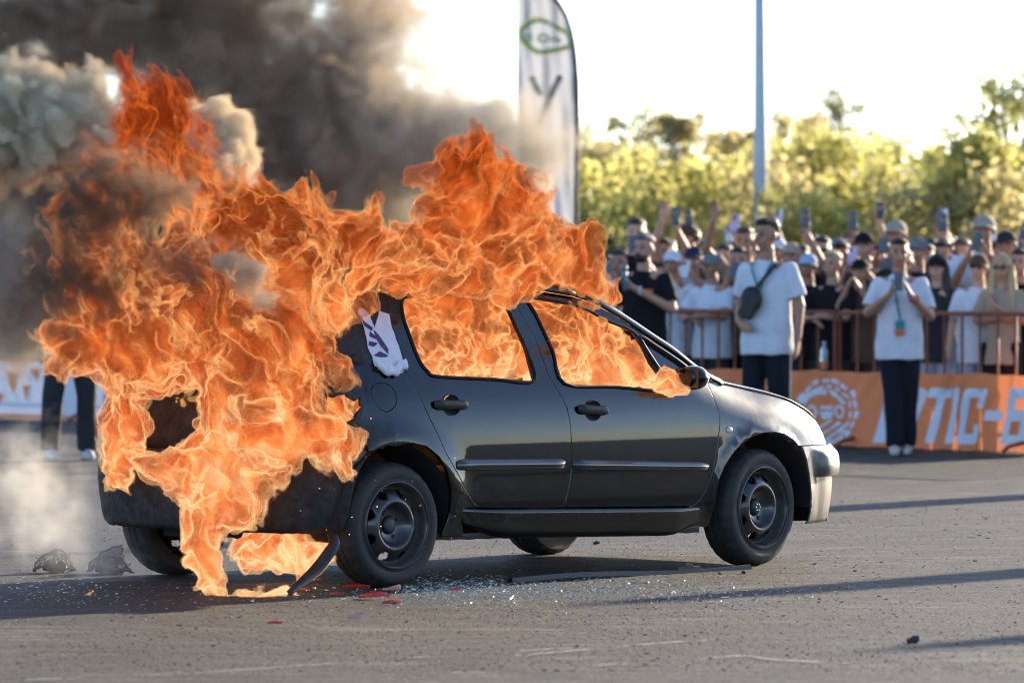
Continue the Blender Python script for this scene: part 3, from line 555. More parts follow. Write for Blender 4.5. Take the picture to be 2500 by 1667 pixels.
for sgn in (1, -1):
    near = sgn > 0
    ell = lambda cx, cz: [(cx+.056*math.cos(a), cz+.047*math.sin(a)) for a in [2*math.pi*k/22 for k in range(22)]]
    rd = panel('rear_door', RDOOR, [RWIN, ell(-2.243, .866)], M_PAINT, car, sgn)
    fd = panel('front_door', FDOOR, [FWIN, QGLASS, ell(-1.27, .821)], M_PAINT, car, sgn)
    seal('window_seal', RWIN, rd, sgn); seal('window_seal', FWIN, fd, sgn); seal('quarter_seal', QGLASS, fd, sgn, .012)
    panel('quarter_glass', QGLASS, (), M_GLASSD, fd, sgn, -.006, -.004)
    bar_on_side('side_moulding', -2.236, -1.479, .579, .563, .056, .052, .026, M_MOULD, rd, sgn)
    bar_on_side('side_moulding', -1.430, -.431, .557, .521, .054, .042, .026, M_MOULD, fd, sgn)
    handle(rd, sgn, -2.365, -2.138, .870, .863, -2.243, .866); handle(fd, sgn, -1.387, -1.169, .829, .817, -1.27, .821)
    panel('front_wing', FENDER, (), M_PAINT, car, sgn)
    q = panel('rear_quarter', QUARTER, [FUEL] if near else (), M_PAINT, car, sgn, jag=jag_rear)
    if near:
        panel('fuel_flap', FUEL, (), M_PAINT, q, sgn, -.001, .004)
        seal('flap_gap', FUEL, q, sgn, .0035, -.004, M_GAP)
        sk = panel('melted_sticker', STICK, (), M_STK, q, sgn, .006, 0, .004, .03, .001, jag=lambda p: np.array((random.uniform(-.004, .004), random.uniform(-.004, .004))))
        for pp in PURPLE: panel('purple_print', pp, (), M_PUR, sk, sgn, .0085, 0, .002, .02, .0005)
        # curled lip of the sticker at its foot
        rows = []
        for i in range(15):
            t = i/14; x = -2.672+.192*t; zc = 1.052-.034*math.sin(math.pi*min(1, t*1.15))+.006*math.sin(t*19)
            y0 = float(side(x, zc)); rows.append([(x, -(y0+.006+d), zc+h) for d, h in ((0, .04), (.012, .022), (.022+.006*math.sin(t*23), .004), (.016, -.010), (.006, -.008))])
        grid_obj('curled_edge', rows, M_STK, sk, True, True)
        b = MB(); b.ball((-2.748, -float(side(-2.748, 1.09)), 1.09), (.05, .022, .034), 16, 10)
        o = b.build('blistered_blob', M_CHAR, q)
    # sill with its ledge
    rows = []
    for i in range(41):
        t = i/40; x = -2.17+(-.475+2.17)*t; zt = .362-.047*t; y0 = float(side(x, zt-.02)); e = min(1, min(t*6, (1-t)*9)+.05)
        rows.append([(x, -sgn*(y0+dy*e), zt+dz*(.45+.55*e)) for dy, dz in ((-.012, .004), (.012, -.003), (.020, -.009), (.021, -.024), (.014, -.04), (.008, -.085), (.0, -.12), (-.02, -.138), (-.06, -.144))])
    o = grid_obj('sill', rows, M_PAINT, car, True, sgn > 0); set_sharp(o.data, 50)
    rows = []
    for i in range(60):
        t = i/59; x = -2.30+(-.44+2.30)*t; zt = .245-.03*t; y0 = float(side(x, .22))-.03; w = .003*math.sin(t*70)+.002*math.sin(t*163)
        rows.append([(x, -sgn*(y0+.004), zt), (x, -sgn*(y0+.002+w), zt-.028), (x, -sgn*(y0-.008), zt-.03+.002*math.sin(t*90)), (x, -sgn*(y0-.05), zt-.002)])
    grid_obj('sill_flange', rows, M_UNDER, car, True, sgn > 0)
    panel('headlight', HEADL, (), M_LENS, car, sgn, -.002, .003, .05)
    # side repeater
    y0 = float(side(-.274, .702)); MB().ball((-.274, -sgn*(y0+.002), .702), (.023, .009, .0165), 16, 8).build('side_repeater', M_AMBER, car)
    # door mirror
    mx, mz = -.60, .985; my = float(side(mx, .96))
    mir = empty('door_mirror', (0, 0, 0)); mir.parent = car
    b = MB(); rows = []
    for i in range(13):
        a = math.pi*i/12; w = math.sin(a)**.55; x = .055-.125*(1-math.cos(a))/2
        rows.append([(mx+x*1.0, -sgn*(my+.055+.085*w*math.cos(f)*(1.0)+.045), mz+.062*w*math.sin(f)-.012) for f in [2*math.pi*k/16 for k in range(17)]])
    grid_obj('mirror_shell', rows, M_PAINT, mir, True)
    MB().box((mx-.05, -sgn*(my+.10), mz-.012), (.008, .15, .10)).build('mirror_glass', M_GLASSD, mir, False)
    MB().tube([(mx-.02, -sgn*(my-.02), mz-.05), (mx-.015, -sgn*(my+.04), mz-.035), (mx-.01, -sgn*(my+.08), mz-.02)], [.03, .026, .02], 8).build('mirror_arm', M_TRIM, mir)
    # wheel-arch liners
    for cx in (0.0, -WHEELBASE):
        rows = []
        for i in range(21):
            a = math.radians(-2+184*i/20); r = .385
            rows.append([(cx+r*math.cos(a)*1.0, -sgn*yy, .3+r*math.sin(a)) for yy in (.83 if cx == 0 else .835, .70, .50)])
        grid_obj('arch_liner', rows, M_GAP, car, True, sgn < 0)
# roof, rails and pillars
RAIL = [(-2.72, 1.39), (-2.60, 1.412), (-2.449, 1.425), (-2.2, 1.434), (-1.9, 1.446), (-1.625, 1.442), (-1.407, 1.412), (-1.172, 1.381)]
rail = catmull(RAIL, 5); rows = []
for x, z in rail:
    y0 = float(side(x, z-.004)); half = [(y0+.004, z+.001), (y0+.006, z+.012), (y0-.004, z+.028), (y0-.022, z+.039), (y0-.034, z+.037), (y0-.044, z+.043), (y0-.12, z+.058), (y0*.5, z+.078), (y0*.25, z+.084)]
    rows.append([(x, -y, zz) for y, zz in half]+[(x-.012, 0, z+.086)]+[(x, y, zz) for y, zz in half[::-1]])
roof = grid_obj('roof', rows, M_PAINT, car, True, False, .012)
APIL = [(-1.172, 1.381), (-1.045, 1.344), (-.924, 1.287), (-.811, 1.225), (-.689, 1.153), (-.568, 1.085), (-.454, 1.016), (-.36, .963), (-.25, .925)]
pil = catmull(APIL, 4)
for sgn in (1, -1):
    rows = []
    for i, (x, z) in enumerate(pil):
        y0 = float(side(x, z-.004)); t = i/(len(pil)-1); k = 1-.25*t
        rows.append([(x, -sgn*(y0+.003), z), (x+.004, -sgn*(y0+.005), z+.012*k), (x+.012, -sgn*(y0-.006), z+.030*k), (x+.02, -sgn*(y0-.03), z+.044*k), (x+.026, -sgn*(y0-.065), z+.048*k), (x+.02, -sgn*(y0-.075), z+.03*k)])
    grid_obj('windscreen_pillar', rows, M_PAINT, car, True, sgn > 0, .01)
rows = []
for i, (x, z) in enumerate(pil[:-2]):
    y0 = float(side(x, z-.004))-.068; k = 1-.25*i/(len(pil)-1); rows.append([(x+.026+.16*(1-(j/8)**2)*min(1, .35+i*.05), y0*j/8*-1, z+.046*k+.012*(1-(j/8)**2)) for j in range(8, -9, -1)])
grid_obj('windscreen', rows, M_GLASSD, car, True, False)
# bonnet
rows = []
for i in range(17):
    t = i/16; x = -.40+t*.98; zt = float(ztop(x)); b0 = float(side(x, zt))-.002; hx = .10+.22*t
    rows.append([(x+hx*(1-(j/10)**2)*.55, -b0*j/10, zt+.003+.062*(1-abs(j/10)**2.4)*(1-.25*t)) for j in range(10, -11, -1)])
grid_obj('bonnet', rows, M_PAINT, car, True, False, .01)
# front bumper
def bumper(name, plan, prof, material, sgn_x, zlow_fn=None, wob=0.0):
    P = catmull(plan, 6); P = [np.array(p) for p in P]; full = P+[np.array((p[0], -p[1])) for p in P[::-1][1:]]; N = len(full); rows = []
    for z, off, xa in prof:
        row = []
        for i, p in enumerate(full):
            a = full[min(i+1, N-1)]-full[max(i-1, 0)]; n = np.array((a[1], -a[0])); n = n/np.linalg.norm(n)
            if n[0]*sgn_x < 0 and abs(p[1]) < .5: n = -n
            if abs(p[1]) >= .5 and n[1]*np.sign(p[1]) < 0: n = -n
            s = min(i, N-1-i)/(N/2); o = off*min(1, max(0, (s-.10)/.12)) if off > 0 else off
            q = p+n*o; x = q[0]
            if s < .2: x = x+(xa-plan[0][0])*(1-s/.2)
            row.append((x, -q[1], z+(wob*random.uniform(-1, 1) if wob else 0)))
        rows.append(row)
    o = grid_obj(name, rows, material, car, True, sgn_x < 0, .006); set_sharp(o.data, 38); return o
bumper('front_bumper', [(.29, .832), (.42, .805), (.56, .765), (.67, .70), (.755, .61), (.81, .48), (.85, .28), (.865, 0)],
       [(.602, -.004, .29), (.598, .002, .292), (.585, .012, .30), (.565, .032, .31), (.54, .042, .325), (.50, .046, .338), (.462, .044, .35), (.448, .034, .352), (.444, .008, .353), (.40, .006, .36), (.34, .002, .368), (.27, -.008, .372), (.225, -.018, .372), (.205, -.03, .365)], M_BUMP, 1)
b = MB(); b.box((.66, -.52, .245), (.10, .26, .09), Matrix.Rotation(.7, 3, 'Z')); b.build('bumper_opening', M_GAP, car, False)
bumper('rear_bumper', [(-2.78, .815), (-2.90, .80), (-3.0, .775), (-3.09, .725), (-3.155, .65), (-3.20, .55), (-3.245, .3), (-3.26, 0)],
       [(.655, -.004, -2.745), (.645, .004, -2.757), (.61, .012, -2.80), (.555, .02, -2.845), (.50, .022, -2.868), (.43, .016, -2.888), (.38, .008, -2.90), (.34, .004, -2.91), (.30, -.008, -2.932), (.275, -.03, -2.955)], M_CHAR, -1, wob=.003)
# torn bracket hanging in the gap between quarter panel and bumper
b = MB(); pts = [(-2.79, .66), (-2.86, .675), (-2.96, .682), (-2.975, .64), (-2.985, .52), (-2.955, .51), (-2.90, .53), (-2.87, .575), (-2.82, .625)]
panel('bumper_bracket', pts, (), M_TRIM, car, 1, -.012, 0, .004, .05)
panel('bracket_plate', [(-2.80, .655), (-2.90, .668), (-2.952, .668), (-2.935, .60), (-2.905, .585), (-2.87, .60)], (), M_UNDER, car, 1, -.004, 0, .003, .05)
# tailgate: a burnt frame with its window gone
hk = [(-2.674, 1.395), (-2.783, 1.240), (-2.873, 1.125), (-2.944, 1.048), (-2.99, .93), (-3.03, .80), (-3.05, .66)]
def hatch_pt(k, s):
    x, z = hk[k]; y0 = float(side(max(x, -2.99), z))-.01; return (x-.15*(1-abs(s)**2.2), -y0*s, z)
MBh = MB()
for s0, s1, k0, k1 in ((1, .8, 0, 3), (-.8, -1, 0, 3), (1, -1, 3, 6), (1, -1, 0, 1)):
    nk = 10; rows = []
    for a in range((k1-k0)*3+1):
        kk = k0+a/3; k = min(int(kk), k1-1); f = kk-k; zsc = .25 if (k0, k1) == (0, 1) else 1.0
        rows.append([tuple(Vector(hatch_pt(k, s)).lerp(Vector(hatch_pt(k+1, s)), f*zsc)) for s in np.linspace(s0, s1, 17 if s0*s1 < 0 else 4)])
    n = len(rows[0]); MBh.add([tuple(c+random.uniform(-.004, .004) for c in p) for r in rows for p in r], [(i*n+j, i*n+j+1, (i+1)*n+j+1, (i+1)*n+j) for i in range(len(rows)-1) for j in range(n-1)])
tg = MBh.build('tailgate', M_CHAR, car); md = tg.modifiers.new('thickness', 'SOLIDIFY'); md.thickness = .03
# roof spoiler remains
b = MB(); b.tube([(-2.73+.01*math.sin(j*2.3)-.11*(1-(j/9)**2), -.60*j/9, 1.405+.05*(1-(j/9)**2)+random.uniform(-.012, .012)) for j in range(-7, 8)], [random.uniform(.014, .026) for _ in range(15)], 7); b.build('spoiler_remains', M_CHAR, car)
# cabin: floor, bulkheads, seats and dashboard, all charred
b = MB(); b.box((-1.5, 0, .25), (2.5, 1.4, .08)); b.box((-.42, 0, .56), (.06, 1.36, .62)); b.box((-2.72, 0, .5), (.06, 1.3, .5)); b.build('cabin_floor', M_GAP, car, False)
b = MB(); b.box((0.0, 0, .45), (.5, .9, .5)); b.build('engine_bay', M_GAP, car, False)
b = MB(); b.box((-.62, 0, .83), (.34, 1.34, .16), taper=.8); b.build('dashboard', M_CHAR, car, False)
for sx, sy in ((-1.35, .36), (-1.35, -.36), (-2.2, .36), (-2.2, -.36)):
    b = MB(); b.box((sx+.2, sy, .45), (.5, .5, .2), taper=.85); b.box((sx-.12, sy, .80), (.14, .48, .62), Matrix.Rotation(-.22, 3, 'Y'), taper=.8); b.box((sx-.21, sy, 1.16), (.09, .24, .14), Matrix.Rotation(-.2, 3, 'Y'), taper=.8)
    o = b.build('seat', M_CHAR, car, False); md = o.modifiers.new('round', 'BEVEL'); md.width = .04; md.segments = 3
MB().tube([(-.86+.19*math.sin(a)*.35, -.36+.19*math.cos(a), .90+.19*math.sin(a)) for a in [2*math.pi*k/20 for k in range(20)]], .016, 6, closed=True).build('steering_wheel', M_CHAR, car)
b = MB(); b.tube([(-WHEELBASE, -.70, .30), (-WHEELBASE, .70, .30)], .045, 10); b.tube([(-WHEELBASE-.1, 0, .28), (-2.95, -.1, .27), (-3.1, -.25, .26)], .03, 8); b.box((-2.75, .22, .30), (.5, .34, .16)); b.build('rear_axle', M_GAP, car, False)
# wheels
def make_wheel():
    w = empty('wheel'); w.parent = car
    R = TYRE_R; n = 120; prof = [(.203, .012), (.207, .006), (.212, .004), (.222, -.001), (.240, .006), (.262, .005), (.274, 0.0), (.277, -.002), (.283, -.008), (.292, -.020), (.2975, -.034), (R, -.05), (R, -.07), (R-.006, -.073), (R-.006, -.081), (R, -.084), (R, -.112), (R-.006, -.115), (R-.006, -.123), (R, -.126), (R, -.146), (.2975, -.16), (.29, -.175), (.27, -.19), (.235, -.188), (.205, -.18)]
    V = []; m = len(prof)
    for k in range(n):
        a = 2*math.pi*k/n; g = (k % 4 == 0)
        for i, (r, h) in enumerate(prof):
            if g and 8 <= i <= 11: r -= .005
            if g and 19 <= i <= 22: r -= .005
            if (k % 4 == 2) and 12 < i < 18 and i not in (13, 14, 17): r -= .004
            V.append((r*math.cos(a), h, r*math.sin(a)))
    F = [(k*m+i, ((k+1) % n)*m+i, ((k+1) % n)*m+i+1, k*m+i+1) for k in range(n) for i in range(m-1)]
    t = mesh_obj('tyre', V, F, M_RUB, w, True); set_sharp(t.data, 30)
    # steel rim with eight ventilation holes
    prof = [(.2035, .008), (.208, .004), (.2065, .0), (.199, -.001), (.196, -.010), (.190, -.030), (.184, -.046), (.174, -.050), (.168, -.040), (.160, -.030), (.150, -.022), (.138, -.014), (.126, -.007), (.117, -.003), (.110, -.004), (.103, -.010), (.096, -.022), (.086, -.036), (.070, -.048), (.052, -.053), (.038, -.053)]
    n = 96; m = len(prof); V = [(r*math.cos(2*math.pi*k/n), h, r*math.sin(2*math.pi*k/n)) for k in range(n) for r, h in prof]; F = []; mi = []
    for k in range(n):
        for i in range(m-1):
            ph = k % 12
            if 7 <= i <= 10 and 3 <= ph <= 7 and not ((i in (7, 10)) and ph in (3, 7)): continue
            F.append((k*m+i, ((k+1) % n)*m+i, ((k+1) % n)*m+i+1, k*m+i+1)); mi.append(1 if 3 <= i <= 6 else 0)
    r = mesh_obj('rim', V, F, M_RIM, w, True); r.data.materials.append(M_RUST); r.data.polygons.foreach_set('material_index', mi)
    md = r.modifiers.new('thickness', 'SOLIDIFY'); md.thickness = .004; md.offset = 1
    b = MB(); b.lathe([(.040, -.054), (.040, -.046), (.034, -.040), (.030, -.036), (.024, -.034), (.0, -.033)], 24); h = b.build('hub', M_HUB, w)
    for k in range(4):
        a = math.pi/4+k*math.pi/2+.3; b = MB(); b.lathe([(.010, -.054), (.010, -.047), (.007, -.044), (.004, -.0465), (.0, -.0465)], 10, c=(.062*math.cos(a), 0, .062*math.sin(a))); b.build('wheel_bolt', M_TRIM, w)
    b = MB(); b.lathe([(.13, -.075), (.13, -.09), (.03, -.09)], 32); b.build('brake_drum', M_GAP, w)
    return w
w0 = make_wheel()
def place_wheel(w, x, sgn, steer=0):
    w.location = (x, -sgn*.835, TYRE_R); w.rotation_euler = (0, 0, (math.pi if sgn > 0 else 0)+steer)
wheels = [w0]+[copy_tree(w0, car) for _ in range(3)]
place_wheel(wheels[0], -WHEELBASE, 1); place_wheel(wheels[1], 0, 1, math.radians(6)); place_wheel(wheels[2], -WHEELBASE, -1); place_wheel(wheels[3], 0, -1, math.radians(6))
for k in range(6):      # bright ring of clips on the front hub
    a = k*math.pi/3; MB().ball((.017*math.cos(a), -.030, .017*math.sin(a)), (.0048, .003, .0065), 8, 6).build('hub_clip', M_CHROME, wheels[1])
# ------------------------------------------------------------------ people
TMP = bpy.data.scenes.new('workbench')     # scratch scene for remeshing, removed below
def remesh(mb, voxel, smooth=4, fac=.5):
    o = mesh_obj('tmp', mb.v, mb.f); COL.objects.unlink(o); TMP.collection.objects.link(o); m = o.modifiers.new('r', 'REMESH'); m.mode = 'VOXEL'; m.voxel_size = voxel; m.use_smooth_shade = True
    if smooth: s = o.modifiers.new('s', 'SMOOTH'); s.iterations = smooth; s.factor = fac
    with bpy.context.temp_override(scene=TMP, view_layer=TMP.view_layers[0]): dg = bpy.context.evaluated_depsgraph_get(); me = bpy.data.meshes.new_from_object(o.evaluated_get(dg))
    old = o.data
    bpy.data.objects.remove(o); bpy.data.meshes.remove(old); me.polygons.foreach_set('use_smooth', [True]*len(me.polygons)); return me
def wrinkle(me, amp, scale, seed=0.0, zstretch=1.0):
    n = len(me.vertices); co = np.empty(n*3, np.float32); nm = np.empty(n*3, np.float32); me.vertices.foreach_get('co', co); me.vertex_normals.foreach_get('vector', nm); co = co.reshape(-1, 3); nm = nm.reshape(-1, 3)
    q = co*np.array((scale, scale, scale*zstretch))+np.array((seed, 0, 0)); d = np.array([mnoise.noise(Vector(r))+.5*mnoise.noise(Vector(r)*2.3) for r in q.tolist()]); co = co+nm*(amp*d)[:, None]
    me.vertices.foreach_set('co', co.astype(np.float32).ravel()); me.update()
SKIN = [(.48, .255, .165), (.40, .20, .12), (.55, .32, .22)]
def skin_mat(i):
    m, n, b = new_mat('skin'); a = n.n('ShaderNodeVertexColor', out=0, layer_name='face'); n.t.links.new(n.mix(1.0, a, a), b.inputs['Base Color'])
    mm = n.n('ShaderNodeMix', {0: 1.0, 6: c4(SKIN[i]), 7: a}, out=2, data_type='RGBA', blend_type='MULTIPLY'); n.t.links.new(mm, b.inputs['Base Color']); b.inputs['Roughness'].default_value = .5; return m
M_SKIN = [skin_mat(i) for i in range(3)]
def hand(b, w, d, s, c, curl):
    w, d, s, c = Vector(w), Vector(d).normalized(), Vector(s).normalized(), Vector(c).normalized()
    for k in range(4): b.cone(w, w+d*.078+s*(k-1.5)*.0185, .02, .0125, 8)
    L = (.92, 1.08, 1.0, .78)
    for k in range(4):
        p0 = w+d*.082+s*(k-1.5)*.019; a1 = .45*curl; p1 = p0+(d*math.cos(a1)+c*math.sin(a1))*.036*L[k]; a2 = 1.5*curl; p2 = p1+(d*math.cos(a2)+c*math.sin(a2))*.026*L[k]; a3 = 2.3*curl; p3 = p2+(d*math.cos(a3)+c*math.sin(a3))*.02*L[k]
        b.cone(p0, p1, .0108, .0098, 6); b.cone(p1, p2, .0098, .009, 6); b.cone(p2, p3, .009, .008, 6)
    t0 = w+d*.022-s*.026; t1 = t0+d*.03-s*.022+c*.012; t2 = t1+d*.028-s*.004+c*.016; b.cone(w, t0, .018, .0145, 6); b.cone(t0, t1, .0145, .0115, 6); b.cone(t1, t2, .0115, .0095, 6)
def person_meshes(P, voxel=.0085, lean=0.0, turn=0.0, female=False):
    """P: el/wr (viewer-left arm), er/wrr (viewer-right arm), hl/hr hand axes (d,s,c,curl). Faces -y."""
    b = MB(); sw = .178 if not female else .158
    hips = [(-.085, 0, .92), (.085, 0, .92)]; knees = P.get('knees', [(-.10, -.015, .50), (.10, -.015, .50)]); ank = P.get('ank', [(-.11, .03, .085), (.115, .03, .085)])
    for c, r in (((0, 0, 1.29), (.155, .100, .17)), ((0, .005, 1.39), (.155, .082, .07)), ((0, 0, 1.09), (.135, .098, .15)), ((0, 0, .95), (.15, .105, .11))): b.ball(c, r, 16, 10)
    b.cone((0, .015, 1.42), (0, .0, 1.55), .062, .054, 12)
    ct, st = math.cos(turn), math.sin(turn)
    def hd(p): x, y, z = p; z -= 1.64; x, y = x*ct-y*st, x*st+y*ct; y, z = y*math.cos(lean)-z*math.sin(lean)*-1*0-0, z; return (x, y-z*math.sin(lean)*.0-.01, z+1.64-abs(lean)*.02)
    b.ball(hd((0, .008, 1.662)), (.076, .096, .098), 16, 12); b.ball(hd((0, -.018, 1.598)), (.058, .068, .07), 14, 10); b.ball(hd((0, -.052, 1.563)), (.03, .026, .022), 10, 8)
    b.cone(hd((0, -.082, 1.655)), hd((0, -.108, 1.620)), .010, .016, 8); b.ball(hd((0, -.078, 1.585)), (.026, .014, .010), 10, 6)
    for s in (-1, 1): b.ball(hd((s*.078, .012, 1.637)), (.012, .022, .032), 8, 8); b.ball(hd((s*.032, -.072, 1.672)), (.028, .018, .010), 8, 6); b.ball(hd((s*.038, -.06, 1.61)), (.024, .022, .026), 8, 6)
    sh = [Vector((-sw, .01, 1.392)), Vector((sw, .01, 1.392))]
    for k, (e, w, h) in enumerate(((P['el'], P['wl'], P['hl']), (P['er'], P['wr'], P['hr']))):
        b.cone((sh[k].x*.5, .01, 1.405), sh[k], .052, .050, 10); b.cone(sh[k], e, .050, .040, 10); b.cone(e, w, .042, .027, 10); hand(b, w, *h)
    for k in (0, 1):
        b.cone(hips[k], knees[k], .088, .058, 12); b.cone(knees[k], ank[k], .056, .036, 10); a = Vector(ank[k]); b.cone(a+Vector((0, .02, -.04)), a+Vector((0, -.15, -.05)), .036, .034, 8)
    body = remesh(b, voxel, 3, .5)
    col = body.color_attributes.new('face', 'FLOAT_COLOR', 'POINT'); arr = np.ones((len(body.vertices), 4), np.float32); co = np.empty(len(body.vertices)*3, np.float32); body.vertices.foreach_get('co', co); co = co.reshape(-1, 3)
    def paint(p, r, c):
        d = np.linalg.norm((co-np.array(hd(p)))/np.array(r), axis=1); f = np.clip((1.25-d)*4, 0, 1)[:, None]; arr[:, :3] = arr[:, :3]*(1-f)+np.array(c)*f
    for s in (-1, 1): paint((s*.032, -.088, 1.652), (.015, .03, .0075), (.13, .11, .11)); paint((s*.034, -.088, 1.676), (.021, .03, .005), (.30, .24, .21))
    paint((0, -.09, 1.583), (.024, .03, .007), (.75, .42, .40)); col.data.foreach_set('color', arr.ravel())
    # shirt
    s = MB(); n = 24; prof = P.get('shirt', [(.775, .205, .160), (.80, .204, .160), (.92, .196, .148), (1.05, .184, .138), (1.18, .182, .134), (1.29, .186, .128), (1.36, .178, .110), (1.405, .140, .092), (1.44, .092, .078), (1.468, .072, .072)])
    if female: prof = [(z, a*.88, c*.95) for z, a, c in prof]
    V = [(a*math.cos(2*math.pi*k/n), .006+c*math.sin(2*math.pi*k/n), z) for z, a, c in prof for k in range(n)]; F = [(i*n+k, i*n+(k+1) % n, (i+1)*n+(k+1) % n, (i+1)*n+k) for i in range(len(prof)-1) for k in range(n)]+[tuple(range(n))[::-1], tuple((len(prof)-1)*n+k for k in range(n))]
    s.add(V, F)
    for k, e in enumerate((P['el'], P['er'])):
        e = Vector(e); q = sh[k].lerp(e, P.get('sleeve', .78)); s.cone((sh[k].x*.6, .006, 1.375), sh[k], .066, .060, 12); s.tube([sh[k], sh[k].lerp(q, .5), q], [.060, .068, .076], 12)
    shirt = remesh(s, .012, 3, .5); wrinkle(shirt, .010, 7, 3.1, .6); 
    t = MB()
    for k in (0, 1):
        hp = Vector(hips[k]); kn = Vector(knees[k]); an = Vector(ank[k]); t.tube([hp+Vector((0, 0, .06)), hp, kn, kn.lerp(an, .6), an+Vector((0, 0, -.015))], [.098, .106, .082, .078, .076], 14)
    t.ball((0, .0, .95), (.163, .118, .11), 18, 10); trous = remesh(t, .013, 3, .5); wrinkle(trous, .010, 6, 9.0, .5)
    sh_ = []
    for k in (0, 1):
        f = MB(); a = Vector(ank[k]); f.cone(a+Vector((0, .035, -.045)), a+Vector((0, -.10, -.045)), .045, .042, 12); f.cone(a+Vector((0, -.08, -.05)), a+Vector((0, -.165, -.058)), .044, .034, 12); f.cone(a+Vector((0, .025, -.04)), a+Vector((0, .02, .0)), .045, .043, 10)
        me = remesh(f, .009, 2)
        for v in me.vertices: v.co.z = max(v.co.z, .002)
        sh_.append(me)
    return dict(body=body, shirt=shirt, trousers=trous, shoes=sh_, hd=hd, turn=turn)
def head_item(kind, hd):
    b = MB()
    if kind == 'short': b.ball(hd((0, .034, 1.704)), (.0785, .084, .074), 18, 12); b.ball(hd((0, -.024, 1.742)), (.064, .066, .032), 14, 8); b.ball(hd((0, .075, 1.65)), (.055, .035, .05), 12, 8); me = remesh(b, .009, 2); wrinkle(me, .008, 40)
    elif kind == 'curly': b.ball(hd((0, .02, 1.69)), (.098, .105, .10), 18, 12); b.ball(hd((0, -.02, 1.735)), (.085, .085, .05), 14, 8); me = remesh(b, .010, 1); wrinkle(me, .022, 38)
    elif kind == 'long':
        b.ball(hd((0, .022, 1.68)), (.086, .096, .098), 18, 12)
        for s in (-1, 1):
            b.cone(hd((s*.075, .02, 1.66)), hd((s*.095, .0, 1.45)), .034, .045, 10); b.cone(hd((s*.095, .0, 1.45)), hd((s*.10, -.06, 1.27)), .045, .022, 10)
        b.cone(hd((0, .06, 1.62)), hd((0, .09, 1.35)), .07, .06, 12); me = remesh(b, .010, 3); wrinkle(me, .010, 30, 0, .25)
    elif kind == 'cap':
        n = 20
        for (rz, z0) in ((.088, 1.672),):
            V = []; F = []; m = 8
            for i in range(m+1):
                a = math.pi/2*i/m; V += [hd((.087*math.cos(a)*math.cos(2*math.pi*k/n), .012+.104*math.cos(a)*math.sin(2*math.pi*k/n), z0+rz*math.sin(a))) for k in range(n)]
            F = [(i*n+k, i*n+(k+1) % n, (i+1)*n+(k+1) % n, (i+1)*n+k) for i in range(m) for k in range(n)]+[tuple(range(n))[::-1]]; b.add(V, F)
        V = []; 
        for j in range(9):
            a = math.pi*(1+j/8); x, y = .074*math.cos(a), .0+.098*math.sin(a)
            for r, dz in ((.94, .012), (1.42, -.004), (1.42, -.012), (.94, .0)): V.append(hd((x*(1+(r-1)*.35), .012+y*(1 if r < 1 else 1+(r-1)*1.6), z0+.006+dz-.018*abs(math.cos(a))**2*(r > 1)))) 
        F = [(j*4+i, j*4+(i+1) % 4, (j+1)*4+(i+1) % 4, (j+1)*4+i) for j in range(8) for i in range(4)]+[(0, 1, 2, 3), (35, 34, 33, 32)]; b.add(V, F); o = mesh_obj('tmp', b.v, b.f, smooth=True); me = o.data; bpy.data.objects.remove(o); set_sharp(me, 45)
    elif kind == 'beard': b.ball(hd((0, -.045, 1.575)), (.060, .052, .045), 14, 10); b.ball(hd((0, -.02, 1.60)), (.068, .05, .035), 14, 10); me = remesh(b, .008, 2); wrinkle(me, .006, 60)
    elif kind == 'glasses':
        for s in (-1, 1): b.ball(hd((s*.034, -.094, 1.652)), (.030, .010, .018), 12, 8); b.tube([hd((s*.06, -.09, 1.656)), hd((s*.082, -.03, 1.655)), hd((s*.082, .02, 1.65))], .004, 5)
        b.tube([hd((-.012, -.102, 1.656)), hd((.012, -.102, 1.656))], .004, 5); o = mesh_obj('tmp', b.v, b.f, smooth=True); me = o.data; bpy.data.objects.remove(o)
    me.polygons.foreach_set('use_smooth', [True]*len(me.polygons)) if kind != 'cap' else None
    return me
dn, fw, up, lf, rt = (0, 0, -1), (0, -1, 0), (0, 0, 1), (-1, 0, 0), (1, 0, 0)
DOWNL = dict(el=(-.245, .03, 1.14), wl=(-.265, -.05, .90), hl=((0, -.1, -1), (0, -1, 0), rt, .35)); DOWNR = dict(er=(.245, .03, 1.14), wr=(.265, -.05, .90), hr=((0, -.1, -1), (0, -1, 0), lf, .35))
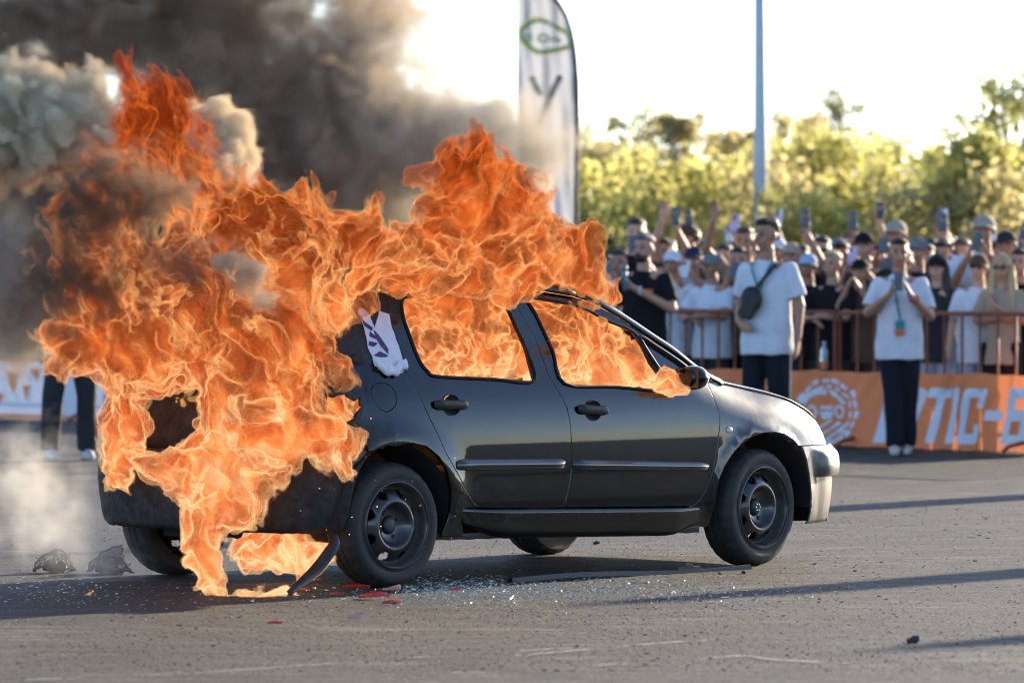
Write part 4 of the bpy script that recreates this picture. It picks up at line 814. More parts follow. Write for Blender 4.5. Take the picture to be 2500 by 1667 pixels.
POSES = {
 'stand': {**DOWNL, **DOWNR},
 'raise': {**DOWNL, 'er': (.30, -.16, 1.58), 'wr': (.20, -.30, 1.83), 'hr': ((-.1, -.1, 1), rt, (0, -.6, .3), .55), 'phone': (.19, -.345, 1.965), 'sleeve': .62},
 'film': {'el': (-.235, -.12, 1.20), 'wl': (-.075, -.30, 1.45), 'hl': ((.35, -.35, 1), fw, rt, .55), 'er': (.235, -.12, 1.20), 'wr': (.075, -.30, 1.45), 'hr': ((-.35, -.35, 1), fw, lf, .55), 'phone': (0, -.375, 1.555)},
 'film_low': {'el': (-.255, -.04, 1.16), 'wl': (-.06, -.27, 1.315), 'hl': ((.3, -.35, 1), fw, rt, .55), 'er': (.255, -.04, 1.13), 'wr': (.10, -.26, 1.305), 'hr': ((-.35, -.35, 1), fw, lf, .55), 'phone': (.01, -.345, 1.42)},
 'lean': {'el': (-.24, -.16, 1.17), 'wl': (-.03, -.33, 1.15), 'hl': ((1, -.2, -.25), fw, dn, .5), 'er': (.24, -.16, 1.17), 'wr': (.06, -.36, 1.18), 'hr': ((-1, -.2, -.25), fw, dn, .5)},
 'cross': {'el': (-.22, -.06, 1.17), 'wl': (.06, -.20, 1.20), 'hl': ((1, -.1, .2), up, (0, 1, 0), .4), 'er': (.22, -.06, 1.17), 'wr': (-.02, -.17, 1.30), 'hr': ((-.7, .1, .8), up, (0, 1, 0), .4)},
 'mic': {**DOWNL, 'er': (.255, -.06, 1.15), 'wr': (-.04, -.24, 1.33), 'hr': ((-.75, -.25, .75), (0, -.6, .8), (-.3, -.6, -.3), .9)},
 'left_arm_back': {'el': (-.235, .06, 1.16), 'wl': (-.17, -.12, 1.02), 'hl': ((.6, -.6, -.3), up, rt, .5), **DOWNR},
}
M_HAIR = {k: mat(k+'_hair', c, .55, col2=tuple(x*1.6 for x in c), scale=40) for k, c in dict(black=(.012, .010, .009), brown=(.045, .026, .015), blond=(.38, .27, .13), grey=(.10, .09, .085)).items()}
def cloth(name, c): return mat(name, c, .85, col2=tuple(min(1, x*.8) for x in c), scale=6, bump=.003, bscale=25, spec=.2)
M_CL = {'white': cloth('white_cotton', (.70, .72, .78)), 'black': cloth('black_cotton', (.010, .010, .011)), 'beige': cloth('beige_cotton', (.42, .33, .24)), 'navy': cloth('navy_cotton', (.02, .03, .07)), 'grey': cloth('grey_cotton', (.20, .20, .21)), 'blue': cloth('pale_blue_cotton', (.40, .52, .68)), 'charcoal': cloth('charcoal_cotton', (.035, .036, .04)), 'jeans': cloth('pale_denim', (.34, .42, .52)), 'brown': cloth('brown_cotton', (.12, .07, .045)), 'red': cloth('red_cotton', (.35, .03, .03)), 'tan': cloth('tan_cap', (.40, .34, .26)), 'trouser': cloth('dark_trousers', (.012, .014, .022))}
M_SHOE = mat('white_trainer', (.62, .62, .60), .6, col2=(.45, .45, .44), scale=20); M_DARKSHOE = mat('dark_shoe', (.02, .02, .02), .6)
M_PHONE = {'black': mat('black_phone', (.012, .012, .014), .2, coat=.5), 'white': mat('white_phone', (.62, .62, .64), .25, coat=.5), 'violet': mat('lilac_phone', (.42, .38, .62), .25, coat=.5)}; M_LENSB = mat('phone_lens', (.01, .01, .012), .1, coat=1.0)
def slot(o, m): 
    if not o.data.materials: o.data.materials.append(m)
    o.material_slots[0].link = 'OBJECT'; o.material_slots[0].material = m
def part(name, me, m, parent): o = bpy.data.objects.new(name, me); COL.objects.link(o); o.parent = parent; slot(o, m); return o
HEADS = {}
def head_mesh(kind, hd, key):
    if (kind, key) not in HEADS: HEADS[(kind, key)] = head_item(kind, hd)
    return HEADS[(kind, key)]
def person(pm, key, loc, rz, s, mir, shirt, trousers, heads, label, group, skin=0, shoe=None):
    r = empty('person', loc, rz, label, 'person', group); r.scale = (s*(-1 if mir else 1), s, s)
    part('body', pm['body'], M_SKIN[skin], r); part('shirt', pm['shirt'], M_CL[shirt], r); part('trousers', pm['trousers'], M_CL[trousers], r)
    for me in pm['shoes']: part('shoe', me, shoe or M_DARKSHOE, r)
    for kind, m in heads: part({'cap': 'cap', 'beard': 'beard', 'glasses': 'glasses'}.get(kind, 'hair'), head_mesh(kind, pm['hd'], key), m, r)
    return r
def make_phone():
    b = MB(); b.box((0, 0, 0), (.074, .009, .155)); o = b.build('phone', M_PHONE['black'], None, False); md = o.modifiers.new('round', 'BEVEL'); md.width = .004; md.segments = 2
    l = MB().box((.018, .006, .05), (.03, .006, .035)).build('camera_lens', M_LENSB, o, False); return o
phone0 = make_phone(); PH = [phone0]
def phone_for(r, pos, col, label, tilt=0.0):
    o = PH.pop() if PH else copy_tree(phone0); o.parent = None; 
    M = Matrix.LocRotScale(r.location, r.rotation_euler, r.scale); p = M @ Vector(pos); o.location = p; o.rotation_euler = (.12, tilt, r.rotation_euler.z+math.pi); slot(o, M_PHONE[col]); tag(o, label, 'phone', 'phones held by the crowd'); return o
CM = {k: person_meshes(P, female=False) for k, P in POSES.items() if k not in ('mic', 'left_arm_back', 'film_low')}
FM = {k: person_meshes(POSES[k], female=True) for k in ('stand', 'cross', 'film')}
def crowd_loc(u, back):
    k = (u-1250)/FPX; y = (BY0+back)/(1-BSL*k); return Vector((k*y, y, 0))
HB, HR, HY, HG = M_HAIR['black'], M_HAIR['brown'], M_HAIR['blond'], M_HAIR['grey']; C_ = M_CL
# column and head-top row on the 2352-wide enlargement, metres behind the barrier, pose, mirrored, shirt, head, phone, label
CROWD = [
 (1392, 585, .9, 'film', 0, 'blue', [('short', HB)], 'black', 'spectator filming at the very edge of the flames, left of the bearded man'),
 (1420, 572, .6, 'film', 0, 'white', [('short', HB)], 'black', 'dark-haired spectator filming over the bearded man\'s shoulder'),
 (1462, 500, 2.2, 'film', 0, 'black', [('short', HB)], 'black', 'dark-haired spectator holding a phone high behind the bearded man'),
 (1520, 545, 1.6, 'raise', 0, 'white', [('short', HB)], 'black', 'spectator in white raising a dark phone just right of the bearded man\'s head'),
 (1545, 570, .5, 'stand', 0, 'white', [('cap', C_['white'])], None, 'spectator in a white cap beside the bearded man'),
 (1582, 520, 1.9, 'raise', 1, 'brown', [('curly', HR)], None, 'curly-haired spectator with a raised arm'),
 (1592, 562, .9, 'film', 0, 'blue', [('cap', C_['navy'])], 'white', 'spectator in a navy cap and pale blue shirt'),
 (1635, 578, .32, 'lean', 0, 'white', [('cap', C_['grey'])], None, 'man in grey cap and white T-shirt leaning on the barrier'),
 (1664, 560, 1.8, 'raise', 0, 'charcoal', [('short', HB)], 'violet', 'spectator raising a grey-lilac phone left of the man with the lanyard'),
 (1696, 566, .7, 'film', 0, 'brown', [('short', HB)], 'black', 'spectator filming close to the shoulder of the man with the lanyard'),
 (1712, 520, 1.6, 'raise', 1, 'beige', [('short', HR)], None, 'spectator whose raised forearm shows left of the lanyard man\'s head'),
 (1784, 540, 1.4, 'stand', 0, 'charcoal', [('cap', C_['white'])], None, 'spectator in a white and black cap just behind the lanyard man'),
 (1818, 552, 1.2, 'raise', 0, 'charcoal', [('cap', C_['tan'])], 'black', 'spectator in a tan cap raising a black phone against the trees'),
 (1856, 578, .8, 'stand', 0, 'black', [('cap', C_['blue'])], None, 'spectator in a pale blue cap behind the lanyard man\'s shoulder'),
 (1888, 542, 1.7, 'stand', 0, 'charcoal', [('short', HB), ('glasses', HB)], None, 'dark-haired spectator in sunglasses behind the blond man'),
 (1912, 575, .34, 'lean', 0, 'black', [('short', HY)], None, 'blond man in a black shirt leaning over the barrier'),
 (1932, 555, 2.1, 'raise', 0, 'beige', [('short', HB)], 'black', 'spectator with the highest raised phone right of the blond man'),
 (1985, 528, 1.3, 'film', 0, 'charcoal', [('cap', C_['black'])], 'violet', 'spectator in a black cap holding up a lilac phone'),
 (1976, 592, .6, 'film', 0, 'brown', [('cap', C_['black'])], None, 'stooping spectator in a black cap left of the man filming'),
 (2058, 500, 2.0, 'film', 0, 'grey', [('cap', C_['tan'])], 'black', 'spectator in a tan cap filming above the man with the badge'),
 (2108, 540, 1.4, 'stand', 0, 'charcoal', [('cap', C_['grey'])], None, 'spectator in a grey cap right of the man with the badge'),
 (2128, 560, 2.0, 'raise', 0, 'white', [('short', HB)], 'black', 'spectator raising a black phone right of the man with the badge'),
 (2166, 552, 1.5, 'film', 0, 'white', [('short', HB)], 'white', 'dark-haired spectator filming with a white phone'),
 (2152, 582, .5, 'stand', 2, 'charcoal', [('cap', C_['black']), ('long', HB)], None, 'long-haired woman in a black cap at the barrier'),
 (2210, 548, 1.8, 'film', 0, 'beige', [('short', HR)], 'white', 'brown-haired spectator filming with a silver phone'),
 (2260, 488, 1.4, 'film', 0, 'white', [('cap', C_['tan'])], 'black', 'tall spectator in a beige cap filming at right'),
 (2248, 580, .42, 'stand', 0, 'white', [('cap', C_['brown']), ('glasses', HB)], None, 'spectator in brown cap, sunglasses and white T-shirt at the barrier'),
 (2302, 582, .36, 'cross', 2, 'beige', [('long', HY), ('glasses', HR)], None, 'blonde woman in glasses and beige top with folded arms'),
 (2312, 525, 1.5, 'film', 0, 'charcoal', [('cap', C_['charcoal'])], None, 'spectator in a dark cap behind the blonde woman'),
 (2342, 570, .7, 'raise', 0, 'black', [('short', HB)], 'black', 'spectator in black cut by the right edge of the picture'),
 (1755, 570, 2.3, 'stand', 0, 'white', [('short', HR)], None, 'spectator almost hidden behind the lanyard man'), (1840, 560, 2.4, 'stand', 0, 'grey', [('short', HB)], None, 'spectator at the back, between lanyard man and blond man'),
 (2015, 560, 2.5, 'stand', 0, 'brown', [('short', HB)], None, 'spectator at the back, left of the man with the badge'), (2190, 566, 2.6, 'stand', 0, 'black', [('short', HB)], None, 'dark-haired spectator in the back row at right'),
 (2285, 556, 2.5, 'stand', 0, 'red', [('short', HR)], None, 'back-row spectator between beige cap and dark cap'), (1610, 552, 2.6, 'stand', 0, 'black', [('short', HB)], None, 'back-row spectator behind the grey-capped man'),
 (1500, 560, 2.4, 'stand', 0, 'charcoal', [('short', HB)], None, 'back-row spectator right behind the bearded man'), (2078, 572, 1.0, 'stand', 0, 'black', [('short', HB)], None, 'spectator in black hidden behind the man with the badge'),
]
for i, (u, v, back, pose, mir, shirt, heads, ph, lab) in enumerate(CROWD):
    k = 2500/2352; loc = crowd_loc(u*k, back); h = CAM_H+(639.8-v*k)/FPX*loc.y; s = min(1.14, max(.90, h/1.775)); fem = mir == 2
    pm = FM[pose] if fem else CM[pose]; rz = math.atan2(BN.x, -BN.y)*0.0+random.uniform(-.25, .05)-.12
    if pose == 'lean': rz = math.atan2(BD.y, BD.x)*.75
    r = person(pm, ('f' if fem else 'm', pose), loc, rz, s, mir == 1, shirt, random.choice(['trouser', 'black', 'charcoal']) if i != 27 else 'black', heads, lab, 'spectators behind the barrier', i % 3)
    if 'woman' in lab and i == 23 or i == 26: slot([c for c in r.children if c.name.startswith('trousers')][0], M_CL['jeans'])
    if ph and 'phone' in POSES[pose]: phone_for(r, POSES[pose]['phone'], ph, ph.replace('violet', 'lilac')+' phone held by the '+' '.join(lab.split()[:9]).replace(',', ''), random.uniform(-.2, .2))
for i, u in enumerate((1440, 1478, 1535, 1565, 1625, 1650, 1680, 1725, 1768, 1800, 1830, 1868, 1900, 1925, 1955, 2000, 2035, 2090, 2118, 2140, 2178, 2225, 2240, 2275, 2325, 2350)):
    loc = crowd_loc(u*2500/2352, 3.0+.7*(i % 3)); kind = ('short', 'cap', 'short', 'long')[i % 4]; pose = ('stand', 'film', 'raise', 'stand', 'raise')[i % 5]
    r = person((FM if kind == 'long' and pose in FM else CM)[pose], ('f' if kind == 'long' and pose in FM else 'm', pose), loc, random.uniform(-.4, .2), random.uniform(.92, 1.03), False, ('charcoal', 'brown', 'white', 'black', 'grey', 'beige', 'navy')[i % 7], 'trouser', [(kind, (HB, C_['grey'], HR, HB)[i % 4])], 'spectator half hidden in the back rows of the crowd', 'back rows of the crowd', i % 3)
    if pose == 'raise': phone_for(r, POSES['raise']['phone'], ('black', 'white', 'black')[i % 3], 'phone held up by someone in the back rows of the crowd', random.uniform(-.2, .2))['group'] = 'phones in the back rows'
# --- the three men standing in front of the barrier, and the one behind the smoke
M_TEAL = mat('teal_lanyard', (.01, .22, .20), .6); M_BADGE_O = mat('orange_badge', (.6, .12, .04), .5); M_BAG = mat('black_bag', (.012, .011, .011), .6, col2=(.03, .028, .026), scale=20); M_ORP = mat('orange_print', (.7, .16, .03), .6); M_STRIPE = mat('pale_stripe', (.55, .52, .46), .6)
G = 'men in front of the barrier'
def stand_at(u, vtop, Y): p = pix(u, 640, Y); return Vector((p.x, Y, 0)), (CAM_H+(639.8-vtop)/FPX*Y)/1.775
def ribbon(name, pts, w, m, parent, nrm=(0, -1, 0)):
    P = [Vector(p) for p in pts]; V = []
    for i, p in enumerate(P):
        t = (P[min(i+1, len(P)-1)]-P[max(0, i-1)]).normalized(); a = t.cross(Vector(nrm)).normalized()*w/2; d = Vector(nrm)*.0015; V += [p-a-d, p+a-d, p+a+d, p-a+d]
    F = [(i*4+j, i*4+(j+1) % 4, (i+1)*4+(j+1) % 4, (i+1)*4+j) for i in range(len(P)-1) for j in range(4)]; return mesh_obj(name, V, F, m, parent)
def stripes(r, pm_ank, pm_kn):
    for k in (0, 1): 
        a, kn = Vector(pm_ank[k]), Vector(pm_kn[k]); sx = -1 if k == 0 else 1; ribbon('side_stripe', [(sx*.185, .02, .90), (kn.x+sx*.088, kn.y+.01, kn.z), (a.x+sx*.08, a.y, a.z+.02)], .018, M_STRIPE, r, (sx, 0, 0))
# man with the lanyard: faces left towards the car
P1 = dict(POSES['left_arm_back']); pm = person_meshes(P1, .0075, turn=-.35); loc, s = stand_at(1872, 531, 41.5); r = person(pm, 'h1', loc, -.45, s, False, 'white', 'trouser', [('short', HB)], 'tall smiling man in white T-shirt with teal lanyard and black sling bag', G, 1, M_SHOE)
ribbon('lanyard', [(-.075, -.06, 1.46), (-.07, -.115, 1.40), (-.02, -.150, 1.30), (.0, -.152, 1.20)], .016, M_TEAL, r); ribbon('lanyard', [(.075, -.06, 1.46), (.06, -.118, 1.40), (.03, -.150, 1.30), (.0, -.154, 1.20)], .016, M_TEAL, r)
stripes(r, [(-.11, .03, .085), (.115, .03, .085)], [(-.10, -.015, .50), (.10, -.015, .50)])
def hang(o, r): o.matrix_world = Matrix.LocRotScale(r.location, r.rotation_euler, r.scale) @ o.matrix_world; return o
b = MB(); b.ball((-.045, -.175, 1.18), (.085, .05, .10), 16, 10); b.box((-.06, -.19, 1.12), (.11, .06, .16), Matrix.Rotation(.5, 3, 'Y')); me = remesh(b, .008, 3); o = bpy.data.objects.new('sling_bag', me); COL.objects.link(o); me.materials.append(M_BAG); tag(hang(o, r), 'black sling bag across the chest of the man with the lanyard', 'bag'); ribbon('strap', [(-.03, -.165, 1.24), (.05, -.150, 1.34), (.11, -.085, 1.44)], .03, M_BAG, o)
# man filming with both hands
P2 = dict(POSES['film_low']); P2['knees'] = [(-.045, -.07, .50), (.075, .01, .50)]; P2['ank'] = [(-.03, -.10, .085), (.06, .06, .085)]; pm = person_meshes(P2, .0075, turn=.08); loc, s = stand_at(2196, 580, 43.0); r = person(pm, 'h2', loc, -.12, s, False, 'white', 'trouser', [('short', HB)], 'man in white T-shirt with badge filming with his phone in both hands', G, 1, M_SHOE)
ribbon('lanyard', [(-.06, -.09, 1.44), (-.03, -.145, 1.34), (.005, -.155, 1.16), (.012, -.158, 1.10)], .018, M_TEAL, r); MB().box((.012, -.163, 1.06), (.075, .006, .075)).build('badge', M_TEAL, r, False); MB().box((.008, -.163, .997), (.072, .006, .048)).build('badge_foot', M_BADGE_O, r, False)
MB().tube([(.128+.036*math.cos(a), -.22+.03*math.sin(a)*.6, 1.275+.03*math.sin(a)) for a in [k*math.pi/6 for k in range(12)]], .007, 6, closed=True).build('wristband', M_CL['red'], r); stripes(r, P2['ank'], P2['knees'])
phone_for(r, P2['phone'], 'black', 'black phone held in both hands by the man with the badge')
# bearded man with the microphone
pm = person_meshes(POSES['mic'], .0075, turn=-.3); loc, s = stand_at(1572, 569, 44.4); r = person(pm, 'h3', loc, -.25, s, False, 'black', 'trouser', [('short', HG), ('beard', HB)], 'bearded man in black T-shirt speaking into a microphone', G, 0, M_SHOE)
b = MB(); b.box((.07, -.138, 1.30), (.075, .004, .028)); b.build('chest_print', M_ORP, r, False); MB().tube([(.02+.001*math.cos(a), -.215+.034*math.cos(a), 1.30+.034*math.sin(a)) for a in [k*math.pi/6 for k in range(12)]], .009, 6, closed=True).build('watch', M_PHONE['white'], r)
b = MB(); b.tube([(-.085, -.315, 1.30), (-.09, -.315, 1.42), (-.092, -.312, 1.46)], [.016, .022, .026], 10); b.ball((-.094, -.310, 1.485), .03, 12, 8); o = b.build('microphone', mat('blue_grey_mic', (.12, .20, .27), .4), None); tag(hang(o, r), 'blue-grey microphone held by the bearded man', 'microphone')
# man on the left, seen through the smoke
P4 = dict(POSES['stand']); P4['ank'] = [(-.16, .03, .085), (.13, .03, .085)]; P4['knees'] = [(-.14, -.015, .5), (.12, -.015, .5)]; pm = person_meshes(P4, .0085); p = on_ground(172, 1122); r = person(pm, 'h4', (p.x, p.y, 0), .3, 1.02, False, 'grey', 'charcoal', [('short', HB)], 'man in grey standing behind the smoke at far left', G, 0, M_SHOE)
# bottle standing on the banner edge
p = pix(2004, 918, 44.0); b = MB(); b.lathe([(0, 0), (.032, .0), (.035, .01), (.035, .10), (.030, .125), (.035, .15), (.016, .20), (.014, .22), (0, .222)], 16, 'z'); s_b = on_banner(2004, 900)[0]; q = bar_pt(s_b, .03, .645)
o = b.build('plastic_bottle', mat('clear_plastic', (.62, .68, .72), .15, trans=.6, coat=.3), None); o.location = q; tag(o, 'small clear plastic bottle on the banner top edge by the barrier', 'bottle'); MB().lathe([(.0, .222), (.016, .222), (.016, .238), (0, .238)], 12, 'z').build('cap', M_CL['white'], o); MB().lathe([(.0355, .02), (.0355, .07)], 16, 'z').build('label', M_ORP, o)
bpy.data.scenes.remove(TMP)
# ------------------------------------------------------------------ debris on the ground
def scatter(name, n, pick, size, m, seed, flat=.6):
    r = random.Random(seed); V, F = [], []
    for _ in range(n):
        p = pick(r); s = size*r.uniform(.35, 1.0)*(1.8 if r.random() < .06 else 1); a = r.uniform(0, 6.28); h = s*flat*r.uniform(.4, 1.2); b = len(V); q = [(-1, -.7), (1, -.9), (.8, .8), (-.6, 1)]
        for dx, dy in q: dx *= r.uniform(.6, 1.2); dy *= r.uniform(.6, 1.2); V.append((p[0]+s*(dx*math.cos(a)-dy*math.sin(a)), p[1]+s*(dx*math.sin(a)+dy*math.cos(a)), .0005))
        for k in range(4): V.append(tuple(np.array(V[b+k])*(1, 1, 0)*1.0+np.array((r.uniform(-.3, .3)*s, r.uniform(-.3, .3)*s, h*r.uniform(.6, 1.3)))))
        F += [(b, b+1, b+5, b+4), (b+1, b+2, b+6, b+5), (b+2, b+3, b+7, b+6), (b+3, b, b+4, b+7), (b+4, b+5, b+6, b+7)]
    return tag(mesh_obj(name, V, F, m), kind='stuff')
def pick_px(clusters):
    def f(r):
        u, v, su, sv = clusters[r.randrange(len(clusters))]; g = on_ground((u+r.gauss(0, su))*DKK, max(1150, (v+r.gauss(0, sv))*DKK)); return (g.x, g.y)
    return f
DKK = 2500/2352
M_SHARD = mat('broken_glass', (.27, .35, .32), .10, spec=.9, coat=.9, col2=(.60, .66, .62), scale=60)
scatter('broken_glass', 5200, pick_px([(1080, 1345, 110, 14), (1250, 1352, 130, 12), (1150, 1362, 160, 12), (1420, 1345, 150, 14), (1000, 1360, 60, 16), (1300, 1378, 280, 26), (1600, 1360, 180, 24)]), .0058, M_SHARD, 1)
scatter('broken_glass', 650, pick_px([(250, 1370, 190, 22), (600, 1375, 150, 18), (120, 1350, 90, 18), (850, 1375, 90, 22)]), .0055, M_SHARD, 2)
M_GRIT = mat('dark_grit', (.03, .026, .022), .8, col2=(.10, .085, .068), scale=30); M_GRITP = mat('pale_grit', (.20, .18, .15), .8, col2=(.32, .30, .26), scale=30)
def anyground(r): Y = 20.2+15*r.random()**1.3; return (r.uniform(-.098, .098)*Y*1.02, Y)
scatter('grit', 6500, anyground, .0052, M_GRIT, 3); scatter('grit', 3000, anyground, .0042, M_GRITP, 4)
M_RED = mat('red_lamp_plastic', (.42, .018, .012), .18, coat=.6, col2=(.55, .04, .03), scale=20); M_PINK = mat('pale_red_plastic', (.55, .24, .20), .3, coat=.3)
SHARDS = [(870, 1438, .30, .075, 0, 'large dark red lamp shard lying flat before the rear wheel'), (905, 1432, .25, .05, 1, 'red shard standing on edge against the rear tyre'), (955, 1443, .1, .05, 2, 'pale pink shard standing upright under the rear wheel'), (915, 1462, .4, .085, 0, 'long pointed red shard between ground flames and rear wheel'), (957, 1476, .2, .055, 0, 'curved red shard nearest the camera below the rear wheel'), (870, 1512, .2, .045, 2, 'pale pink shard alone on bare asphalt below the rear wheel'), (672, 1525, .1, .035, 0, 'thin red sliver furthest from the car at lower left'), (820, 1456, .2, .03, 0, 'small red chip at the end of the ground flames'), (1110, 1444, .1, .03, 1, 'small red chip in the broken glass right of the rear wheel'), (735, 1446, .15, .04, 0, 'red chip beside the burning trim strip')]
for i, (u, v, rise, sz, kind, lab) in enumerate(SHARDS):
    g = on_ground(u, v); r = random.Random(i); rows = []
    n = 7
    for a in range(n+1):
        t = a/n; w = sz*.42*(math.sin(math.pi*(.15+.8*t))**.7)*r.uniform(.75, 1.1); x = (t-.5)*sz*1.7
        rows.append([(x, -w, .006+rise*.03*t), (x, -w*.3, .012+rise*sz*.5*math.sin(math.pi*t)), (x+.004, w*.3, .014+rise*sz*.55*math.sin(math.pi*t)), (x, w*(.8 if kind else .6), .007+rise*.04*t+(sz*.45 if kind else 0)*t)])
    o = grid_obj('plastic_shard', rows, M_PINK if kind == 2 else M_RED, None, False, False, .003); o.location = (g.x, g.y, 0.0); o.rotation_euler = (0, 0, r.uniform(-.5, .5)); tag(o, lab, 'shard', 'broken tail lamp plastic')
# long trim strip with its clip
a, b_ = on_ground(1246, 1423), on_ground(1830, 1389); d = (b_-a).normalized(); nrm = Vector((-d.y, d.x, 0))
st = empty('trim_strip', tuple(a), 0, 'long thin black trim strip lying beside the car', 'trim strip'); L = (b_-a).length; P = [a*0+d*(L*k/20)+Vector((0, 0, .012+.010*math.sin(k*.31))) for k in range(21)]
mb = MB()
for p, q in zip(P[:-1], P[1:]):
    V = []
    for c in (p, q): V += [c-nrm*.018+Vector((0, 0, -.010)), c+nrm*.018+Vector((0, 0, -.010)), c+nrm*.014+Vector((0, 0, .013)), c-nrm*.010+Vector((0, 0, .013))]
    mb.add(V, [(0, 1, 5, 4), (1, 2, 6, 5), (2, 3, 7, 6), (3, 0, 4, 7)])
mb.build('strip', M_TRIM, st, False); c = d*(L*.735); mb = MB(); mb.box((c.x, c.y, .018), (.16, .02, .026), Matrix.Rotation(math.atan2(d.y, d.x), 3, 'Z')); mb.box((c.x, c.y, .036), (.05, .02, .02), Matrix.Rotation(math.atan2(d.y, d.x), 3, 'Z')); mb.build('clip', M_UNDER, st, False)
# trim hanging from the rear bumper to the ground
Pt = [pix(816, 1303, 25.0), pix(822, 1325, 24.95), pix(808, 1352, 24.9), pix(780, 1388, 24.85), pix(745, 1418, 24.75), pix(704, 1441, 24.62)]; Pt[-1].z = .02
Pc = [Vector(p) for p in catmull([tuple(p) for p in Pt], 6)]; rows = []
for i, p in enumerate(Pc): w = .035*math.sin(math.pi*(.12+.8*i/(len(Pc)-1))); rows.append([tuple(p+Vector((-.10*w/.035*.3, .02, w*.6))), tuple(p+Vector((-.004, -.004, .004))), tuple(p+Vector((.012, -.008, -.006))), tuple(p+Vector((-.006, .014, -w*.5)))])
tag(grid_obj('hanging_trim', rows, M_TRIM, None, True, False, .005), 'curved black trim hanging from the rear bumper to the ground', 'trim')
# crumpled burnt wire mesh
M_ASH = mat('burnt_wire', (.018, .016, .015), .8, col2=(.07, .065, .06), scale=30)
def crumple(u, v, w, h, label, seed, tilt):
    r = random.Random(seed); g = on_ground(u, v); root = empty('burnt_wire_mesh', tuple(g), 0, label, 'wire mesh', 'burnt wire mesh lumps')
    def surf(a, t):
        p = Vector((w*(t-.5), .10*math.sin(a*3.1), h*math.sin(math.pi*min(1, max(0, t*1.02)))**.8*(.25+.75*a))); k = p*22+Vector((seed, 0, 0)); return p+Vector((mnoise.noise(k), mnoise.noise(k+Vector((9, 0, 0))), .6*mnoise.noise(k+Vector((0, 9, 0)))))*.040+Vector((tilt*p.z, 0, .01))
    mb = MB()
    for k in range(11): a = k/10; mb.tube([surf(a, t/14) for t in range(15)], .0020, 4)
    for k in range(13): t = k/12; mb.tube([surf(a/10, t) for a in range(11)], .0020, 4)
    tag(mb.build('wires', M_ASH, root), kind='stuff'); mb = MB()
    for k in range(120):
        p = surf(r.random(), r.random()); s = r.uniform(.006, .018); mb.add([tuple(p+Vector((r.uniform(-s, s), r.uniform(-s, s), r.uniform(-s, s)))) for _ in range(3)], [(0, 1, 2)])
    tag(mb.build('ash_flakes', M_ASH, root, False), kind='stuff')
    b3 = MB(); b3.ball((tilt*.02, .02, h*.26), (w*.34, .05, h*.28), 14, 9); o3 = b3.build('ash_core', M_ASH, root, False); wrinkle(o3.data, .016, 45, seed)
    b2 = MB(); b2.tube([surf(.98, t/12) for t in range(13)], .006, 6); b2.tube([surf(.05, t/12) for t in range(13)], .006, 6); b2.build('rim_wire', M_ASH, root)
crumple(131, 1398, .19, .115, 'rounded lump of burnt wire mesh at the far left', 3, .1); crumple(256, 1400, .17, .13, 'folded lump of burnt wire mesh nearest the bumper', 8, .35); crumple(290, 1402, .13, .09, 'low lump of burnt wire mesh leaning on the folded one', 12, -.5)
for i, (u, v, s, lab) in enumerate(((2232, 1569, .022, 'small black lump alone on the asphalt at lower right'), (1456, 1328, .014, 'tiny dark lump behind the sill between the wheels'), (1815, 1400, .012, 'dark crumb at the end of the trim strip'))):
    g = on_ground(u, v); mb = MB(); mb.ball((0, 0, s*.6), (s*1.3, s, s*.7), 10, 7); me = mb.build('rubble_lump', M_ASH, None, False); wrinkle(me.data, s*.6, 60, i); me.location = g; tag(me, lab, 'rubble', 'lumps of rubble')
mb = MB(); r = random.Random(5)
for _ in range(28): p = pix(r.gauss(830, 130), r.gauss(1230, 110), 24.6+r.random()*.5); mb.ball((p.x, p.y, max(.02, p.z)), r.uniform(.001, .002), 5, 4)
tag(mb.build('sparks', mat('spark', (1, .4, .1), .5, emis=(1, .35, .08), estr=2.2)), kind='stuff')
# ------------------------------------------------------------------ fire and smoke (volumes)
EXPO = 2**sc.view_settings.exposure
DK = 2500/2352
def coarse(g, geo, p, lo, hi, dim):
    nx, ny, nz = [int(k) for k in dim]; step = (np.array(hi)-np.array(lo))/(np.array(dim)-1)
    q = g.v('DIVIDE', g.v('SUBTRACT', p, tuple(lo)), tuple(step)); q = g.v('MINIMUM', g.v('MAXIMUM', q, (.001,)*3), (nx-1.01, ny-1.01, nz-1.01))
    f = g.v('FLOOR', q); r = g.v('SUBTRACT', q, f); base = g.v('DOT_PRODUCT', f, (1, nx, nx*ny), out=1); rx = g.n('ShaderNodeSeparateXYZ', [r], out=None).outputs
    attr = g.n('GeometryNodeInputNamedAttribute', {'Name': 'shape'}, data_type='FLOAT')
    def smp(off):
        nd = g.n('GeometryNodeSampleIndex', {}, out=None, data_type='FLOAT', domain='POINT'); g.t.links.new(geo, nd.inputs['Geometry']); g.t.links.new(attr, nd.inputs['Value'])
        g.t.links.new(g.n('FunctionNodeFloatToInt', [g.m('ADD', base, off+.1)], rounding_mode='FLOOR'), nd.inputs['Index']); return nd.outputs[0]
    c = [[[smp(i+j*nx+k*nx*ny) for i in (0, 1)] for j in (0, 1)] for k in (0, 1)]
    zz = [g.fmix(rx[1], g.fmix(rx[0], c[k][0][0], c[k][0][1]), g.fmix(rx[0], c[k][1][0], c[k][1][1])) for k in (0, 1)]
    return g.fmix(rx[2], zz[0], zz[1])
def P3(blobs):
    "picture column/row on the enlargement, depth, radii -> centre and radii in metres"
    out = []
    for u, v, Y, ru, rv, ry, w in blobs:
        c = pix(u*DK, v*DK, Y); k = Y/FPX*DK; out.append((c.x, c.y, c.z, ru*k, ry, rv*k, w))
    return out
